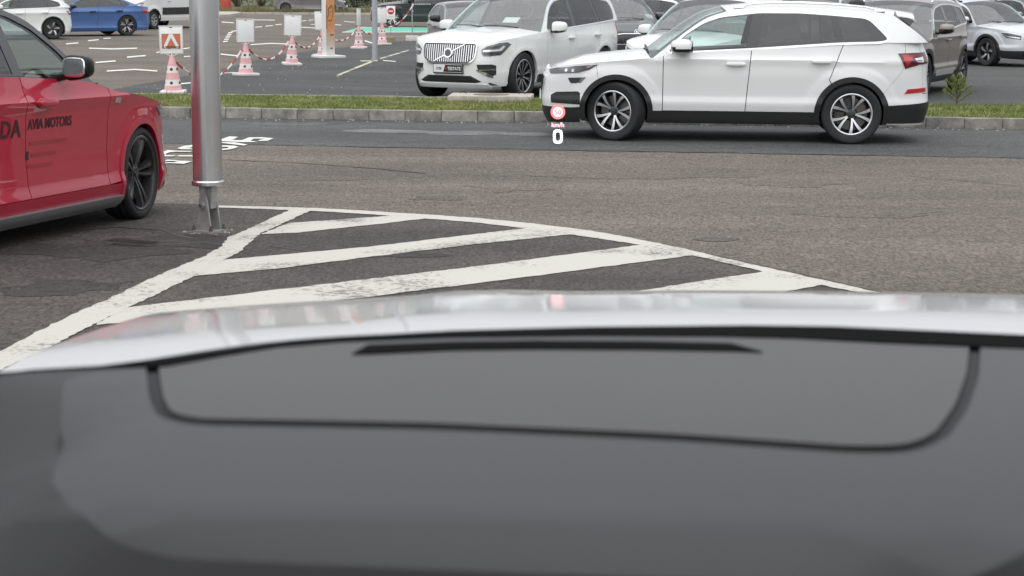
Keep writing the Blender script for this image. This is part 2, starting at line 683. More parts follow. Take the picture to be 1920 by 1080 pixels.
def build_car(name, label, sp, loc, psi, group=None):
    S = Shell(sp)
    P = sp['paint']
    root = empty(name, loc, psi)
    tag(root, label, 'car', group)
    g = sp.get('gap', 0.0045)
    step = sp.get('step', 0.035)
    top = S.top
    xa, xb, Ra, R = S.xa, S.xb, S.Ra, S.R
    zb, zs, zr = sp['zb'], sp['zs'], sp['zr']          # bumper bottom, door bottom, rocker bottom
    out = {}

    def circ(c, r):
        return [(c + r * math.cos(a), R + r * math.sin(a)) for a in np.linspace(0, 2 * math.pi, 48, endpoint=False)]

    archu = [[(S.us(x), z) for x, z in circ(xa, Ra)], [(S.us(x), z) for x, z in circ(xb, Ra)]]

    def s_(pts):
        return [(S.us(x), z) for x, z in pts]

    def addp(nm, poly, m, off=0.0, thick=0.014, sides='LR', parent=root, holes=(), arch=False, surf=None, stp=None, arch_r=None):
        """a panel on the skin; sides: L, R or C (crosses the centre line)"""
        hl = list(holes)
        V, T = flat_arch(poly, stp or step, hl, archu if arch else [])
        if len(T) == 0:
            return []
        A, Fc = wrap(V, T, surf or S.P, off, thick)
        res = []
        if 'C' in sides or 'L' in sides:
            res.append(mesh(nm, A, Fc, m, parent if not isinstance(parent, list) else parent[0], 0.55))
        if 'R' in sides:
            A2, F2 = mirror_vf(A, Fc)
            res.append(mesh(nm, A2, F2, m, parent if not isinstance(parent, list) else parent[-1], 0.55))
        return res

    def flat_arch(poly, stp, holes, archs):
        if not archs:
            return flat(poly, stp, holes)
        # cut wheel arches that overlap the polygon
        loops = [resample(poly, stp)]
        q = np.array(loops[0])
        use = [a for a in archs]
        ar = [resample(a, stp) for a in use]
        lo, hi = q.min(0), q.max(0)
        G = np.array([(x, y) for x in np.arange(lo[0] + stp / 2, hi[0], stp) for y in np.arange(lo[1] + stp / 2, hi[1], stp)])
        k = inside(G, loops[0])
        for a in ar:
            k &= ~inside(G, a)
        for h in holes:
            k &= ~inside(G, h)
        G = G[k]
        for l in loops + ar + [resample(h, stp) for h in holes]:
            if len(G):
                G = G[seg_dist(G, l) > stp * 0.45]
        verts, edges = [], []
        for l in loops + ar + [resample(h, stp) for h in holes]:
            k0 = len(verts)
            verts += [Vector(p) for p in l]
            edges += [(k0 + i, k0 + (i + 1) % len(l)) for i in range(len(l))]
        verts += [Vector(p) for p in G]
        v2, e2, f2, *_ = delaunay_2d_cdt(verts, edges, [], 0, 1e-5)
        V = np.array([tuple(v) for v in v2])
        T = np.array([tuple(f) for f in f2 if len(f) == 3])
        C = V[T].mean(1)
        k = inside(C, loops[0])
        for a in list(ar) + list(holes):
            k &= ~inside(C, a)
        T = T[k]
        a, b, c = V[T[:, 0]], V[T[:, 1]], V[T[:, 2]]
        sg = (b[:, 0] - a[:, 0]) * (c[:, 1] - a[:, 1]) - (b[:, 1] - a[:, 1]) * (c[:, 0] - a[:, 0])
        T[sg < 0] = T[sg < 0][:, ::-1]
        return V, T[np.abs(sg) > 1e-9]

    def topline(x0, x1, n=14):
        return [(x, float(top(x))) for x in np.linspace(x0, x1, n)]

    # ---------------- body panels
    x1, x2, x3 = sp['doors']                       # front edge, B line, rear edge (at the belt)
    bs = sp['bseam']                               # front bumper seam: (x at hood line, x and z where it meets the arch)
    fs_top = (bs[0], float(top(bs[0])))
    fs_low = (bs[1], bs[2])
    inarch = (xa + Ra * 0.5, R)
    utop = S.us(bs[0])
    us_ = np.linspace(utop, 0, 16)
    line = [(u, float(top(S.base(np.array(u))[0]))) for u in us_]
    left = [(S.us(inarch[0]), R), (S.us(fs_low[0]) - g, fs_low[1]), (utop - g, fs_top[1])]
    bot_x = xa + Ra * 0.55
    fb = left + line[1:] + [(-u, z) for u, z in line[::-1][1:]] + [(-u, z) for u, z in left[::-1]] + \
        [(-S.us(bot_x), zb + 0.02), (-S.uf(S.W0 * 0.6), zb), (S.uf(S.W0 * 0.6), zb), (S.us(bot_x), zb + 0.02)]
    arch2 = archu + [[(-u, z) for u, z in a][::-1] for a in archu]
    A_save = archu
    V, T = flat_arch(fb, step, [], arch2[0::2])
    A, Fc = wrap(V, T, S.P, 0, 0.02)
    out['front_bumper'] = mesh('front_bumper', A, Fc, P, root, 0.55)
    fd = [fs_low, (inarch[0], R), (xa, R), (x1 + g + 0.0, R * 0.9), (x1 + g, zs), (x1 + g, float(top(x1)))] + topline(x1 + g, bs[0], 10)[1:]
    out['fender'] = addp('front_fender', [(S.us(x), z) for x, z in fd], P, arch=True)
    x2b = x2 + sp.get('blean', 0.06)
    d1 = [(x1 - g, zs), (x2b + g, zs), (x2 + g, float(top(x2)))] + topline(x2 + g, x1 - g, 12)[1:]
    out['front_door'] = addp('front_door', s_(d1), P)
    if sp.get('five', True):
        d2 = [(x2b - g, zs), (xb + Ra * 0.6, zs), (xb + Ra * 0.45, R + Ra * 0.5), (x3[1] + g, x3[2]), (x3[0] + g, float(top(x3[0])))] + topline(x3[0] + g, x2 - g, 12)[1:]
        out['rear_door'] = addp('rear_door', s_(d2), P, arch=True)
    else:
        x3 = (x2, x2b, zs)
    rs = sp['rseam']                               # quarter / bumper seam: x at top, x and z at the arch
    zt = float(top(rs[0]))
    if sp.get('five', True):
        q0 = [(x3[0] - g, float(top(x3[0]))), (x3[1] - g, x3[2]), (xb + Ra * 0.3, R + Ra * 0.4)]
    else:
        q0 = [(x2 - g, float(top(x2))), (x2b - g, zs), (xb + Ra * 0.4, zs)]
    qd = q0 + [(xb, R), (rs[1], rs[2])] + sp.get('rseam_mid', []) + [(rs[0] + g, zt)] + topline(rs[0], x3[0] - g, 10)[1:-1]
    out['rear_quarter'] = addp('rear_quarter_panel', s_(qd), P, arch=True)
    # rear bumper and tailgate
    ug = S.ur(S.W0 * sp.get('gate_w', 0.74))
    zt0 = sp['gate_z']                              # lower edge of the tailgate
    um = S.umax
    rb = [(S.us(xb - Ra * 0.55), zb + 0.03), (S.ur(S.W0 * 0.6), zb + 0.02), (2 * um - S.ur(S.W0 * 0.6), zb + 0.02), (2 * um - S.us(xb - Ra * 0.55), zb + 0.03),
          (2 * um - S.us(xb - Ra * 0.5), R), (2 * um - S.us(rs[1]) - g, rs[2])] + [(2 * um - S.us(x), z) for x, z in sp.get('rseam_mid', [])] + [(2 * um - S.us(rs[0]) - g, zt), (2 * um - ug + g, float(top(-S.xr))), (2 * um - ug + g, zt0 - g), (ug - g, zt0 - g), (ug - g, float(top(-S.xr))),
          (S.us(rs[0]) + g, zt)] + [(S.us(x) + g, z) for x, z in sp.get('rseam_mid', [])[::-1]] + [(S.us(rs[1]) + g, rs[2]), (S.us(xb - Ra * 0.5), R)]
    V, T = flat_arch(rb, step, [], [archu[1], [(2 * um - u, z) for u, z in archu[1]][::-1]])
    A, Fc = wrap(V, T, S.P, 0, 0.02)
    out['rear_bumper'] = mesh('rear_bumper', A, Fc, P, root, 0.55)
    tg = [(ug + g, zt0 + g), (2 * um - ug - g, zt0 + g), (2 * um - ug - g, float(top(-S.xr))), (ug + g, float(top(-S.xr)))]
    out['tailgate'] = addp('tailgate', tg, P, sides='C')[0]
    # rocker and claddings
    clad = sp.get('clad', BLACKP)
    rk = [(xa - Ra * 0.6, zr), (xb + Ra * 0.6, zr), (xb + Ra * 0.6, zs - g), (xa - Ra * 0.6, zs - g)]
    out['rocker'] = addp('rocker_panel', s_(rk), sp.get('rocker', clad), off=sp.get('rock_off', 0.006), thick=0.05, arch=True)
    cw = sp.get('cladw', 0.055)
    for c, nm in ((xa, 'wheel_arch_trim'), (xb, 'wheel_arch_trim')):
        a0, a1 = sp.get('arch_a', (-0.62, math.pi + 0.62))
        an = np.linspace(a0, a1, 44)
        ring = [(c + (Ra + cw) * math.cos(a), R + (Ra + cw) * math.sin(a)) for a in an] + [(c + (Ra - 0.012) * math.cos(a), R + (Ra - 0.012) * math.sin(a)) for a in an[::-1]]
        ring = [(x, max(z, zr + 0.01)) for x, z in ring]
        addp(nm, s_(ring), sp.get('archmat', clad), off=sp.get('arch_off', 0.008), thick=0.05)
        # wheel well
        v, f = [], []
        aa = np.linspace(-0.5, math.pi + 0.5, 30)
        for sg in (1, -1):
            v, f = [], []
            for a in aa:
                px, pz = c + (Ra + 0.004) * math.cos(a), R + (Ra + 0.004) * math.sin(a)
                yo_ = float(S.P(np.array([S.us(px)]), np.array([max(pz, zr + 0.05)]))[0][1]) - 0.035
                for yy in (yo_, S.W0 - 0.42):
                    v.append((px, sg * yy, max(pz, zr)))
            k = len(v)
            for i in range(len(aa) - 1):
                f.append((2 * i, 2 * i + 1, 2 * i + 3, 2 * i + 2))
            v.append((c, sg * (S.W0 - 0.42), R))
            for i in range(len(aa) - 1):
                f.append((2 * i + 1, k, 2 * i + 3))
            mesh('wheel_well', v, f, VOID, root, 0.5)
    # dark inner shell behind the panel gaps
    full = [(-S.us(-0.0) * 0 + u, z) for u, z in []]
    ua, ub = 0.0, um
    ul = np.linspace(ua, ub, 60)
    tl = [(u, float(top(S.base(np.array(u))[0])) - 0.03) for u in ul]
    sh = [(ua, zr + 0.05), (ub, zr + 0.05)] + tl[::-1]
    V, T = flat_arch(sh, 0.09, [], archu)
    A, Fc = wrap(V, T, S.P, -0.022, 0)
    A2, F2 = mirror_vf(A, Fc)
    vv, ff = join([(A, Fc), (A2, F2), box((S.xf - S.xr) / 2, 0, zr + 0.06, (S.xf + S.xr) * 0.88, S.W0 * 1.25, 0.04), box((xa + xb) / 2, 0, zr + 0.07, (xa - xb) - 2 * Ra - 0.02, S.W0 * 1.8, 0.05)])
    mesh('inner_shell', vv, ff, VOID, root, 0.5)
    # ---------------- hood and boot lid
    xc = sp['cowl']
    rows, n = [], 26
    bow = sp.get('bow', 0.13)
    V, Fc = [], []
    vs = np.linspace(-1, 1, 25)
    ul = np.linspace(S.us(xc), 0.012, 34)
    for u in ul:
        x, _ = S.base(np.array(u))
        z = float(top(x))
        p = S.P(np.array([u]), np.array([z]))[0]
        fade = ssm(np.array(x), xc + 0.9, xc)
        cr = sp['hcrown'] * ssm(np.array((S.xf - x) / sp.get('hood_ramp', 0.6)), 0, 1.0) ** 0.8
        for v_ in vs:
            rid = sp.get('ridge', 0.008) * math.exp(-((abs(v_) - 0.55) / 0.07) ** 2) * min(1, (S.xf - x) / 0.3)
            V.append((p[0] + bow * 0.8 * (1 - v_ * v_) * float(fade), p[1] * v_, z + float(cr) * (1 - abs(v_) ** 2.4) + rid + 0.001))
    m = len(vs)
    for i in range(len(ul) - 1):
        for j in range(m - 1):
            Fc.append((i * m + j + 1, i * m + j, (i + 1) * m + j, (i + 1) * m + j + 1))
    out['hood'] = mesh('hood', V, Fc, P, root, 0.7)
    hoodend = float(top(xc)) + sp['hcrown']
    if sp.get('deck'):
        V, Fc = [], []
        xd = sp['deck']
        ul = np.linspace(S.us(xd), um - 0.012, 24)
        for u in ul:
            x, _ = S.base(np.array(u))
            z = float(top(x))
            p = S.P(np.array([u]), np.array([z]))[0]
            cr = sp.get('dcrown', 0.04) * ssm(np.array((S.xr + x) / 0.35), 0, 1.0)
            for v_ in vs:
                V.append((p[0], p[1] * v_, z + float(cr) * (1 - abs(v_) ** 2.4) + 0.001))
        for i in range(len(ul) - 1):
            for j in range(m - 1):
                Fc.append((i * m + j, i * m + j + 1, (i + 1) * m + j + 1, (i + 1) * m + j)[::-1])
        mesh('boot_lid', V, Fc, P, root, 0.7)
    # ---------------- greenhouse
    Ap, Rp, Dp = crom(sp['A'], 6), crom(sp['roof'], 6), crom(sp['D'], 6)
    outer = Ap + Rp[1:] + Dp[1:]
    xr0, xr1 = outer[0][0], outer[-1][0]
    frame = outer + [(x, float(top(x)) - 0.012) for x in np.linspace(xr1, xr0, 16)]
    dlo = sp['dlo']
    toG = lambda pts: [(-x, z) for x, z in pts]
    addp('side_frame', toG(frame), sp.get('framemat', P), holes=[toG(dlo)], surf=S.G, thick=0.03)
    # window panes, split at the pillars
    dq = np.array(dlo)
    zc_lo, zc_hi = dq[:, 1].min() - 0.1, dq[:, 1].max() + 0.1
    cuts = [(9, 9)] + [(a, b) for a, b, w_ in sp['pillars']] + [(-9, -9)]
    names = ['front_window', 'rear_window', 'quarter_window', 'quarter_window']
    for i in range(len(cuts) - 1):
        c0, c1 = cuts[i], cuts[i + 1]
        hw0 = 0 if i == 0 else sp['pillars'][i - 1][2] / 2
        hw1 = 0 if i == len(cuts) - 2 else sp['pillars'][i][2] / 2
        pane = clip_poly(dlo, c0, c1, zc_lo, zc_hi, -hw0, hw1)
        if len(pane) < 3:
            continue
        tint = sp.get('tints', [GLASS, PRIV, PRIV, PRIV])[i]
        addp(names[i], toG(pane), tint, off=-0.004, thick=0, surf=S.G)
    for (a, b, w_) in sp['pillars']:
        pl = clip_poly(dlo, (a + w_ / 2, b + w_ / 2), (a - w_ / 2, b - w_ / 2), zc_lo, zc_hi, 0, 0)
        if len(pl) >= 3:
            addp('pillar', toG(pl), GLOSSB, off=-0.001, thick=0.01, surf=S.G)
    # trim line round the windows
    tw = sp.get('trimw', 0.016)
    if sp.get('trim') is not None:
        inner = offset_poly(dlo, 0.004)
        outerp = offset_poly(dlo, 0.004 + tw)
        addp('window_trim', toG(outerp), sp['trim'], off=0.004, thick=0.01, holes=[toG(inner)], surf=S.G)
    else:
        outerp = offset_poly(dlo, 0.012)
        addp('window_seal', toG(outerp), GLOSSB, off=0.003, thick=0.01, holes=[toG(dlo)], surf=S.G)
    # roof, windscreen, rear window as cross sections
    crown = sp.get('crown', 0.055)

    def strip(nm, line, bow0, bow1, cr0, cr1, m_, inset=0.0, vmax=1.0, off=0.0):
        V, Fc = [], []
        L = len(line)
        vs = np.linspace(-vmax, vmax, 21)
        for i, (x, z) in enumerate(line):
            q = i / (L - 1)
            y = float(S.yg(np.array(x), np.array(z))) - inset
            for v_ in vs:
                a = 1 - abs(v_) ** 2.3
                V.append((x + (bow0 + (bow1 - bow0) * q) * (1 - v_ * v_), y * v_, z + (cr0 + (cr1 - cr0) * q) * a + off))
        k = len(vs)
        for i in range(L - 1):
            for j in range(k - 1):
                Fc.append((i * k + j, i * k + j + 1, (i + 1) * k + j + 1, (i + 1) * k + j)[::-1])
        return mesh(nm, V, Fc, m_, root, 0.7)

    b1 = sp.get('bow_top', 0.07)
    b2 = sp.get('bow_rear', -0.07)
    strip('windscreen', [(x + 0.002, z) for x, z in Ap], bow, b1, sp['hcrown'] * 0.75, crown, sp.get('screen', SCREEN))
    # roof with smooth bow
    V, Fc = [], []
    k = 25
    vs = np.linspace(-1, 1, k)
    xa0, xa1 = Rp[0][0], Rp[-1][0]
    for i, (x, z) in enumerate(Rp):
        q = (x - xa0) / (xa1 - xa0)
        bw = b1 * (1 - ssm(np.array(q), 0, 0.5)) + b2 * ssm(np.array(q), 0.5, 1.0)
        y = float(S.yg(np.array(x), np.array(z)))
        for v_ in vs:
            V.append((x + float(bw) * (1 - v_ * v_), y * v_, z + crown * (1 - abs(v_) ** 2.3) + 0.0005))
    for i in range(len(Rp) - 1):
        for j in range(k - 1):
            Fc.append((i * k + j, i * k + j + 1, (i + 1) * k + j + 1, (i + 1) * k + j)[::-1])
    out['roof'] = mesh('roof', V, Fc, sp.get('roofmat', P), root, 0.7)
    mesh('headliner', [(x, y * 0.985, z - 0.022) for x, y, z in V], [q_[::-1] for q_ in Fc], LINER, out['roof'], 0.7)
    strip('rear_window', Dp, b2, sp.get('bow_rear_low', -0.12), crown, 0.02, sp.get('rear_tint', PRIV))
    # edge bands of the windscreen
    strip('header_band', [(x + 0.004, z + 0.002) for x, z in Ap[-4:]], b1 + (bow - b1) * 3.0 / max(1, len(Ap) - 1), b1, crown, crown, GLOSSB) if sp.get('band') else None
    # cowl
    V, Fc = [], []
    yv = float(S.yg(np.array(xc), np.array(top(xc))))
    for v_ in np.linspace(-1, 1, 21):
        a = 1 - abs(v_) ** 2.3
        xx = xc + bow * 0.8 * (1 - v_ * v_)
        zz = float(top(xc)) + sp['hcrown'] * a
        V += [(xx + 0.02, yv * 0.98 * v_, zz - 0.03), (xx - 0.16, yv * 0.98 * v_, zz - 0.02)]
    for j in range(20):
        Fc.append((2 * j, 2 * j + 2, 2 * j + 3, 2 * j + 1))
    mesh('cowl', V, Fc, BLACKP, root, 0.5)
    for yw, ln in (((0.52, 0.62), (-0.12, 0.5)) if not sp.get('own') else ()):
        v0 = Vector((xc + 0.06, yw * yv * 1.1, float(top(xc)) + sp['hcrown'] * 0.85 + 0.012))
        v1 = Vector((xc + bow * 0.75, yw * yv * 1.1 - ln, float(top(xc)) + sp['hcrown'] * 0.98 + 0.03))
        mesh('wiper', *tube([v0, v0.lerp(v1, 0.5) + Vector((0, 0, 0.012)), v1], [0.011, 0.009, 0.006], 6), BLACKP, root, 0.8)
    # ---------------- cabin
    zf = zr + 0.12
    cab = [(xc - 0.05, zf), (xr1 + 0.25, zf)]
    bz = float(top(xc)) - 0.02
    yi = sp['g0'] * 0.93
    dv, df_ = sell((xc - 0.28, 0, bz - 0.10), (0.34, yi, 0.15), 0.5, 0.35)
    if not sp.get('own'):
        mesh('dashboard', dv, df_, TRIMIN, root, 0.8)
    for sy in (1, -1):
        mesh('door_card', *box((x1 + xb) / 2, sy * (yi + 0.005), (zf + bz) / 2 + 0.03, x1 - xb, 0.02, bz - zf), TRIMIN, root, 0.5)
    mesh('cabin_floor', *box((x1 + xb) / 2, 0, zf, x1 - xb + 0.3, yi * 2, 0.02), TRIMIN, root, 0.5)
    mesh('parcel_floor', *box(xb - 0.15, 0, float(top(xb)) - 0.12, 0.6, yi * 1.2, 0.02), TRIMIN, root, 0.5)
    sx = sp.get('seat_x', x2 + 0.12)
    sh_ = sp.get('seat_h', bz - 0.38)
    for sy in (1, -1):
        y = sy * 0.37
        parts = [sell((sx + 0.20, y, sh_), (0.30, 0.25, 0.10), 0.5, 0.5, 16, 8),
                 xf(sell((0, 0, 0.30), (0.09, 0.25, 0.33), 0.5, 0.6, 16, 10), Matrix.Translation((sx - 0.06, y, sh_)) @ Matrix.Rotation(-0.32, 4, 'Y'))]
        st = mesh('front_seat', *join(parts), SEATM, root, 0.8)
        mesh('headrest', *sell((sx - 0.27, y, sh_ + 0.74), (0.06, 0.14, 0.10), 0.6, 0.6, 14, 8), SEATM, st, 0.8)
    parts = [sell((sx - 0.75, 0, sh_), (0.28, 0.62, 0.1), 0.5, 0.3, 16, 8), xf(sell((0, 0, 0.28), (0.09, 0.62, 0.32), 0.5, 0.3, 18, 10), Matrix.Translation((sx - 1.0, 0, sh_)) @ Matrix.Rotation(-0.35, 4, 'Y'))]
    mesh('rear_seat', *join(parts), SEATM, root, 0.8)
    tv, tf = lathe([(0.18 + 0.014 * math.cos(a), 0.014 * math.sin(a)) for a in np.linspace(0, 2 * math.pi, 8)], 26, 'Z')
    sw = join([(tv, tf), box(0, 0, -0.01, 0.34, 0.05, 0.02), box(-0.08, 0, -0.01, 0.16, 0.05, 0.02), sell((0, 0, 0), (0.06, 0.07, 0.03), 0.7, 0.8, 12, 8)])
    swm = Matrix.Translation((xc - 0.62, 0.37, bz - 0.06)) @ Matrix.Rotation(-1.1, 4, 'Y')
    mesh('steering_wheel', *xf(sw, swm), TRIMIN, root, 0.8)
    # ---------------- door handles, mirrors
    for i, (hx, hz) in enumerate(sp['handles']):
        key = 'front_door' if i == 0 else 'rear_door'
        if key not in out or not out[key]:
            continue
        for k_, d in enumerate(out[key]):
            sg = 1 if k_ == 0 else -1
            p = S.P(np.array([S.us(hx)]), np.array([hz]))[0]
            v, f = sell((p[0], sg * (p[1] + 0.034), p[2]), (0.115, 0.015, 0.020), 0.5, 0.35, 18, 8)
            v2, f2 = sell((p[0], sg * (p[1] - 0.001), p[2] - 0.004), (0.075, 0.006, 0.036), 0.6, 0.7, 18, 8)
            v3 = join([sell((p[0] + 0.085, sg * (p[1] + 0.012), p[2]), (0.018, 0.022, 0.014), 0.5, 0.5, 10, 6), sell((p[0] - 0.085, sg * (p[1] + 0.012), p[2]), (0.018, 0.022, 0.014), 0.5, 0.5, 10, 6)])
            mesh('door_handle', *join([(v, f), v3]), sp.get('handlemat', P), d, 0.8)
            mesh('handle_recess', v2, f2, sp.get('recess', P), d, 0.8)
    mx, mz = sp['mirror']
    ms = sp.get('mirror_size', (0.075, 0.115, 0.075))
    for k_, d in enumerate(out['front_door']):
        sg = 1 if k_ == 0 else -1
        yb_ = float(S.yg(np.array(mx), np.array(mz)))
        cy = sg * (yb_ + 0.17)
        rot = Matrix.Translation((mx, cy, mz + 0.02)) @ Matrix.Rotation(sg * 0.12, 4, 'Z')
        mv, mf = sell((0, 0, 0), ms, 0.62, 0.62, 28, 18)
        mv = [(p[0] * (1.0 if p[0] > 0 else 0.45), p[1], p[2] * (1 - 0.22 * sg * p[1] / ms[1] * (1 if p[2] < 0 else 0.35))) for p in mv]
        hi = [i for i in range(len(mf)) if sum(mv[q][2] for q in mf[i]) / 4 > sp.get('mirror_split', -0.03)]
        hs_ = set(hi)
        mi = [0 if i in hs_ else 1 for i in range(len(mf))]
        vv, ff = xf((mv, mf), rot)
        mesh('mirror', vv, ff, [sp.get('mirrormat', P), GLOSSB], d, 0.9, mi)
        arm = tube([(mx + 0.02, sg * (yb_ - 0.01), mz - 0.045), (mx + 0.01, sg * (yb_ + 0.07), mz - 0.035), (mx, sg * (yb_ + 0.12), mz - 0.02)], [0.04, 0.03, 0.028], 8)
        mesh('mirror_arm', *arm, GLOSSB, d, 0.9)
        mesh('mirror_glass', *xf(sell((-ms[0] * 0.46, 0, 0), (0.004, ms[1] * 0.85, ms[2] * 0.8), 0.5, 0.5, 16, 8), rot), CHROME, d, 0.8)
    # ---------------- wheels
    wt = sp.get('wt', 0.235)
    for sg in (1, -1):
        for c, rr in ((xa, 'front'), (xb, 'rear')):
            yw = float(S.P(np.array([S.us(c)]), np.array([R + Ra]))[0][1])
            wheel(root, c, sg * (yw - wt / 2 - sp.get('wheel_in', 0.012)), R, wt, sp['rimR'], sp['rim'], sg, sp.get('steer', 0.0) if rr == 'front' else 0.0)
    # ---------------- extra details given by the vehicle
    class Ctx:
        pass
    c = Ctx()
    c.S, c.root, c.add, c.out, c.sp, c.top, c.s = S, root, addp, out, sp, top, s_
    c.f = lambda pts: [(S.uf(y), z) for y, z in pts]
    c.r = lambda pts: [(S.ur(y), z) for y, z in pts]
    c.toG = toG
    kx, ky, kz = sp.get('k', (1, 1, 1))
    c.us, c.uf, c.ur, c.z = (lambda x: S.us(x * kx)), (lambda y: S.uf(y * ky)), (lambda y: S.ur(y * ky)), (lambda z: z * kz)
    c.k = (kx, ky, kz)
    if sp.get('extra'):
        sp['extra'](c)
    if sp.get('rails'):
        xs0, xs1, zrail = sp['rails']
        for sg in (1, -1):
            pts, n = [], 16
            for i in range(n + 1):
                q = i / n
                x = xs0 + (xs1 - xs0) * q
                z0 = float(np.interp(-x, [-p[0] for p in Rp], [p[1] for p in Rp]))
                y = float(S.yg(np.array(x), np.array(z0))) - 0.06
                e_ = min(1, min(q, 1 - q) * 9)
                pts.append((x, sg * y, z0 + 0.012 + zrail * e_ ** 0.6))
            mesh('roof_rail', *tube(pts, 0.015, 8), sp.get('railmat', CHROME), root, 0.8)
            for q in (0.03, 0.97):
                x = xs0 + (xs1 - xs0) * q
                z0 = float(np.interp(-x, [-p[0] for p in Rp], [p[1] for p in Rp]))
                y = float(S.yg(np.array(x), np.array(z0))) - 0.06
                mesh('rail_foot', *sell((x, sg * y, z0 + 0.02), (0.07, 0.016, 0.03), 0.6, 0.5, 12, 8), sp.get('railmat', CHROME), root, 0.8)
    return c


def clip_half(poly, p, n):
    out = []
    for i in range(len(poly)):
        a, b = np.array(poly[i], float), np.array(poly[(i + 1) % len(poly)], float)
        da, db = (a - p) @ n, (b - p) @ n
        if da >= 0:
            out.append(tuple(a))
        if (da >= 0) != (db >= 0):
            t = da / (da - db)
            out.append(tuple(a + (b - a) * t))
    return out


def clip_poly(poly, c0, c1, zlo, zhi, o0, o1):
    """part of a polygon behind the line c0 and ahead of the line c1 (x at bottom, x at top)"""
    def half(pl, c, o, sgn):
        a, b = np.array((c[0] + o, zlo + 0.1)), np.array((c[1] + o, zhi - 0.1))
        d = b - a
        n = np.array((d[1], -d[0])) * sgn
        return clip_half(pl, a, n)
    p = list(poly)
    if abs(c0[0]) < 8:
        p = half(p, c0, o0, -1)
    if len(p) >= 3 and abs(c1[0]) < 8:
        p = half(p, c1, o1, 1)
    return p


def offset_poly(poly, d):
    """grow a polygon outwards"""
    q = np.array(poly, float)
    a = 0.5 * np.sum(q[:, 0] * np.roll(q[:, 1], -1) - np.roll(q[:, 0], -1) * q[:, 1])
    s = 1 if a > 0 else -1
    out = []
    n = len(q)
    for i in range(n):
        e1, e2 = q[i] - q[i - 1], q[(i + 1) % n] - q[i]
        l1, l2 = np.linalg.norm(e1), np.linalg.norm(e2)
        if l1 < 1e-6 or l2 < 1e-6:
            e1 = e2 = (e1 + e2)
            l1 = l2 = max(np.linalg.norm(e1), 1e-6)
        n1 = np.array((e1[1], -e1[0])) / l1 * s
        n2 = np.array((e2[1], -e2[0])) / l2 * s
        m = n1 + n2
        m = m / max(np.linalg.norm(m), 1e-6)
        k = 1 / max(0.5, m @ n1)
        out.append(tuple(q[i] + m * d * k))
    return out


def surf_text(c, s, u0, z0, size, m, surf, off=0.004, bold=0.0, spacing=1.0, parent=None, name='lettering', flipx=1, side=1, shear=0.0, sq=1.0):
    """writing laid on a skin; runs towards +u (flipx=1) or -u (flipx=-1)"""
    V, Fc = text_flat(s, size, bold, spacing, shear)
    V2 = np.stack([u0 + flipx * V[:, 0] * sq, z0 + V[:, 1]], -1)
    if flipx < 0:
        Fc = [q[::-1] for q in Fc]
    A, F2 = wrap_poly(V2, Fc, surf, off)
    if side < 0:
        A, F2 = mirror_vf(A, F2)
    return mesh(name, A, F2, m, parent, 0)


def wrap_poly(V, Fc, surf, off):
    u, z = V[:, 0], V[:, 1]
    P = surf(u, z)
    e = 1e-3
    n = np.cross(surf(u + e, z) - surf(u - e, z), surf(u, z + e) - surf(u, z - e))
    n /= np.maximum(np.linalg.norm(n, axis=1), 1e-9)[:, None]
    return P + n * off, [tuple(q) for q in Fc]
RIM_V10 = dict(n=5, pair=True, a0=0.10, a1=0.30, w0=0.011, w1=0.030, dark=mat('charcoal alloy', (0.045, 0.046, 0.048), 0.35, metal=0.5, coat=0.4), face=ALU, bev=0.66, dish=0.03, rot=0.35)
RIM_Y10 = dict(n=10, pair=True, a0=0.02, a1=0.085, w0=0.008, w1=0.011, dark=DARKALLOY, face=ALU, bev=0.8, dish=0.03, pw=1.3)
RIM_BLACK5 = dict(n=5, pair=True, a0=0.20, a1=0.15, w0=0.014, w1=0.034, dark=DARKALLOY, face=DARKALLOY, bev=0.45, dish=0.035, rot=0.25, lip=False)
RIM_D5 = dict(n=5, pair=True, a0=0.05, a1=0.20, w0=0.014, w1=0.026, dark=DARKALLOY, face=ALU, bev=0.75, dish=0.02, lip=False)
RIM_TW5 = dict(n=5, pair=False, a0=0, a1=0, w0=0.022, w1=0.06, dark=DARKALLOY, face=ALU, bev=0.6, dish=0.03, twist=0.25, lip=False)
RIM_S7 = dict(n=7, pair=False, a0=0, a1=0, w0=0.03, w1=0.045, dark=GREYALLOY, face=GREYALLOY, bev=0.7, dish=0.02)

WHITE = paint('white car paint', (0.74, 0.755, 0.75), rough=0.35)
WHITE2 = paint('pearl white car paint', (0.76, 0.775, 0.76), rough=0.35)
RED = paint('red car paint', (0.42, 0.014, 0.040), rough=0.3)
BLUE = paint('blue metallic car paint', (0.07, 0.15, 0.36), metal=0.25, rough=0.35)
SILVER = paint('silver car paint', (0.64, 0.66, 0.69), metal=0.4, rough=0.38)
BROWN = paint('grey brown car paint', (0.22, 0.19, 0.16), metal=0.45, rough=0.36)
DARKG = paint('dark grey car paint', (0.055, 0.060, 0.062), metal=0.3, rough=0.35)
BLACKC = paint('black violet car paint', (0.022, 0.019, 0.024), metal=0.2, rough=0.35)
MIDG = paint('mid grey car paint', (0.26, 0.265, 0.27), metal=0.5, rough=0.36)
TAUPE = paint('taupe grey car paint', (0.20, 0.19, 0.19), metal=0.45, rough=0.38)


def lens_pair(c, nm, poly, m, off=0.006, thick=0.03, parent=None):
    return c.add(nm, poly, m, off=off, thick=thick, stp=0.02, parent=parent or c.root)


def lens_child(c, parents, nm, poly, m, off=0.010, thick=0.006):
    return c.add(nm, poly, m, off=off, thick=thick, parent=parents, stp=0.02)


def circle(u, z, r, n=24, sq=1.0):
    return [(u + r * math.cos(a), z + sq * r * math.sin(a)) for a in np.linspace(0, 2 * math.pi, n, endpoint=False)]


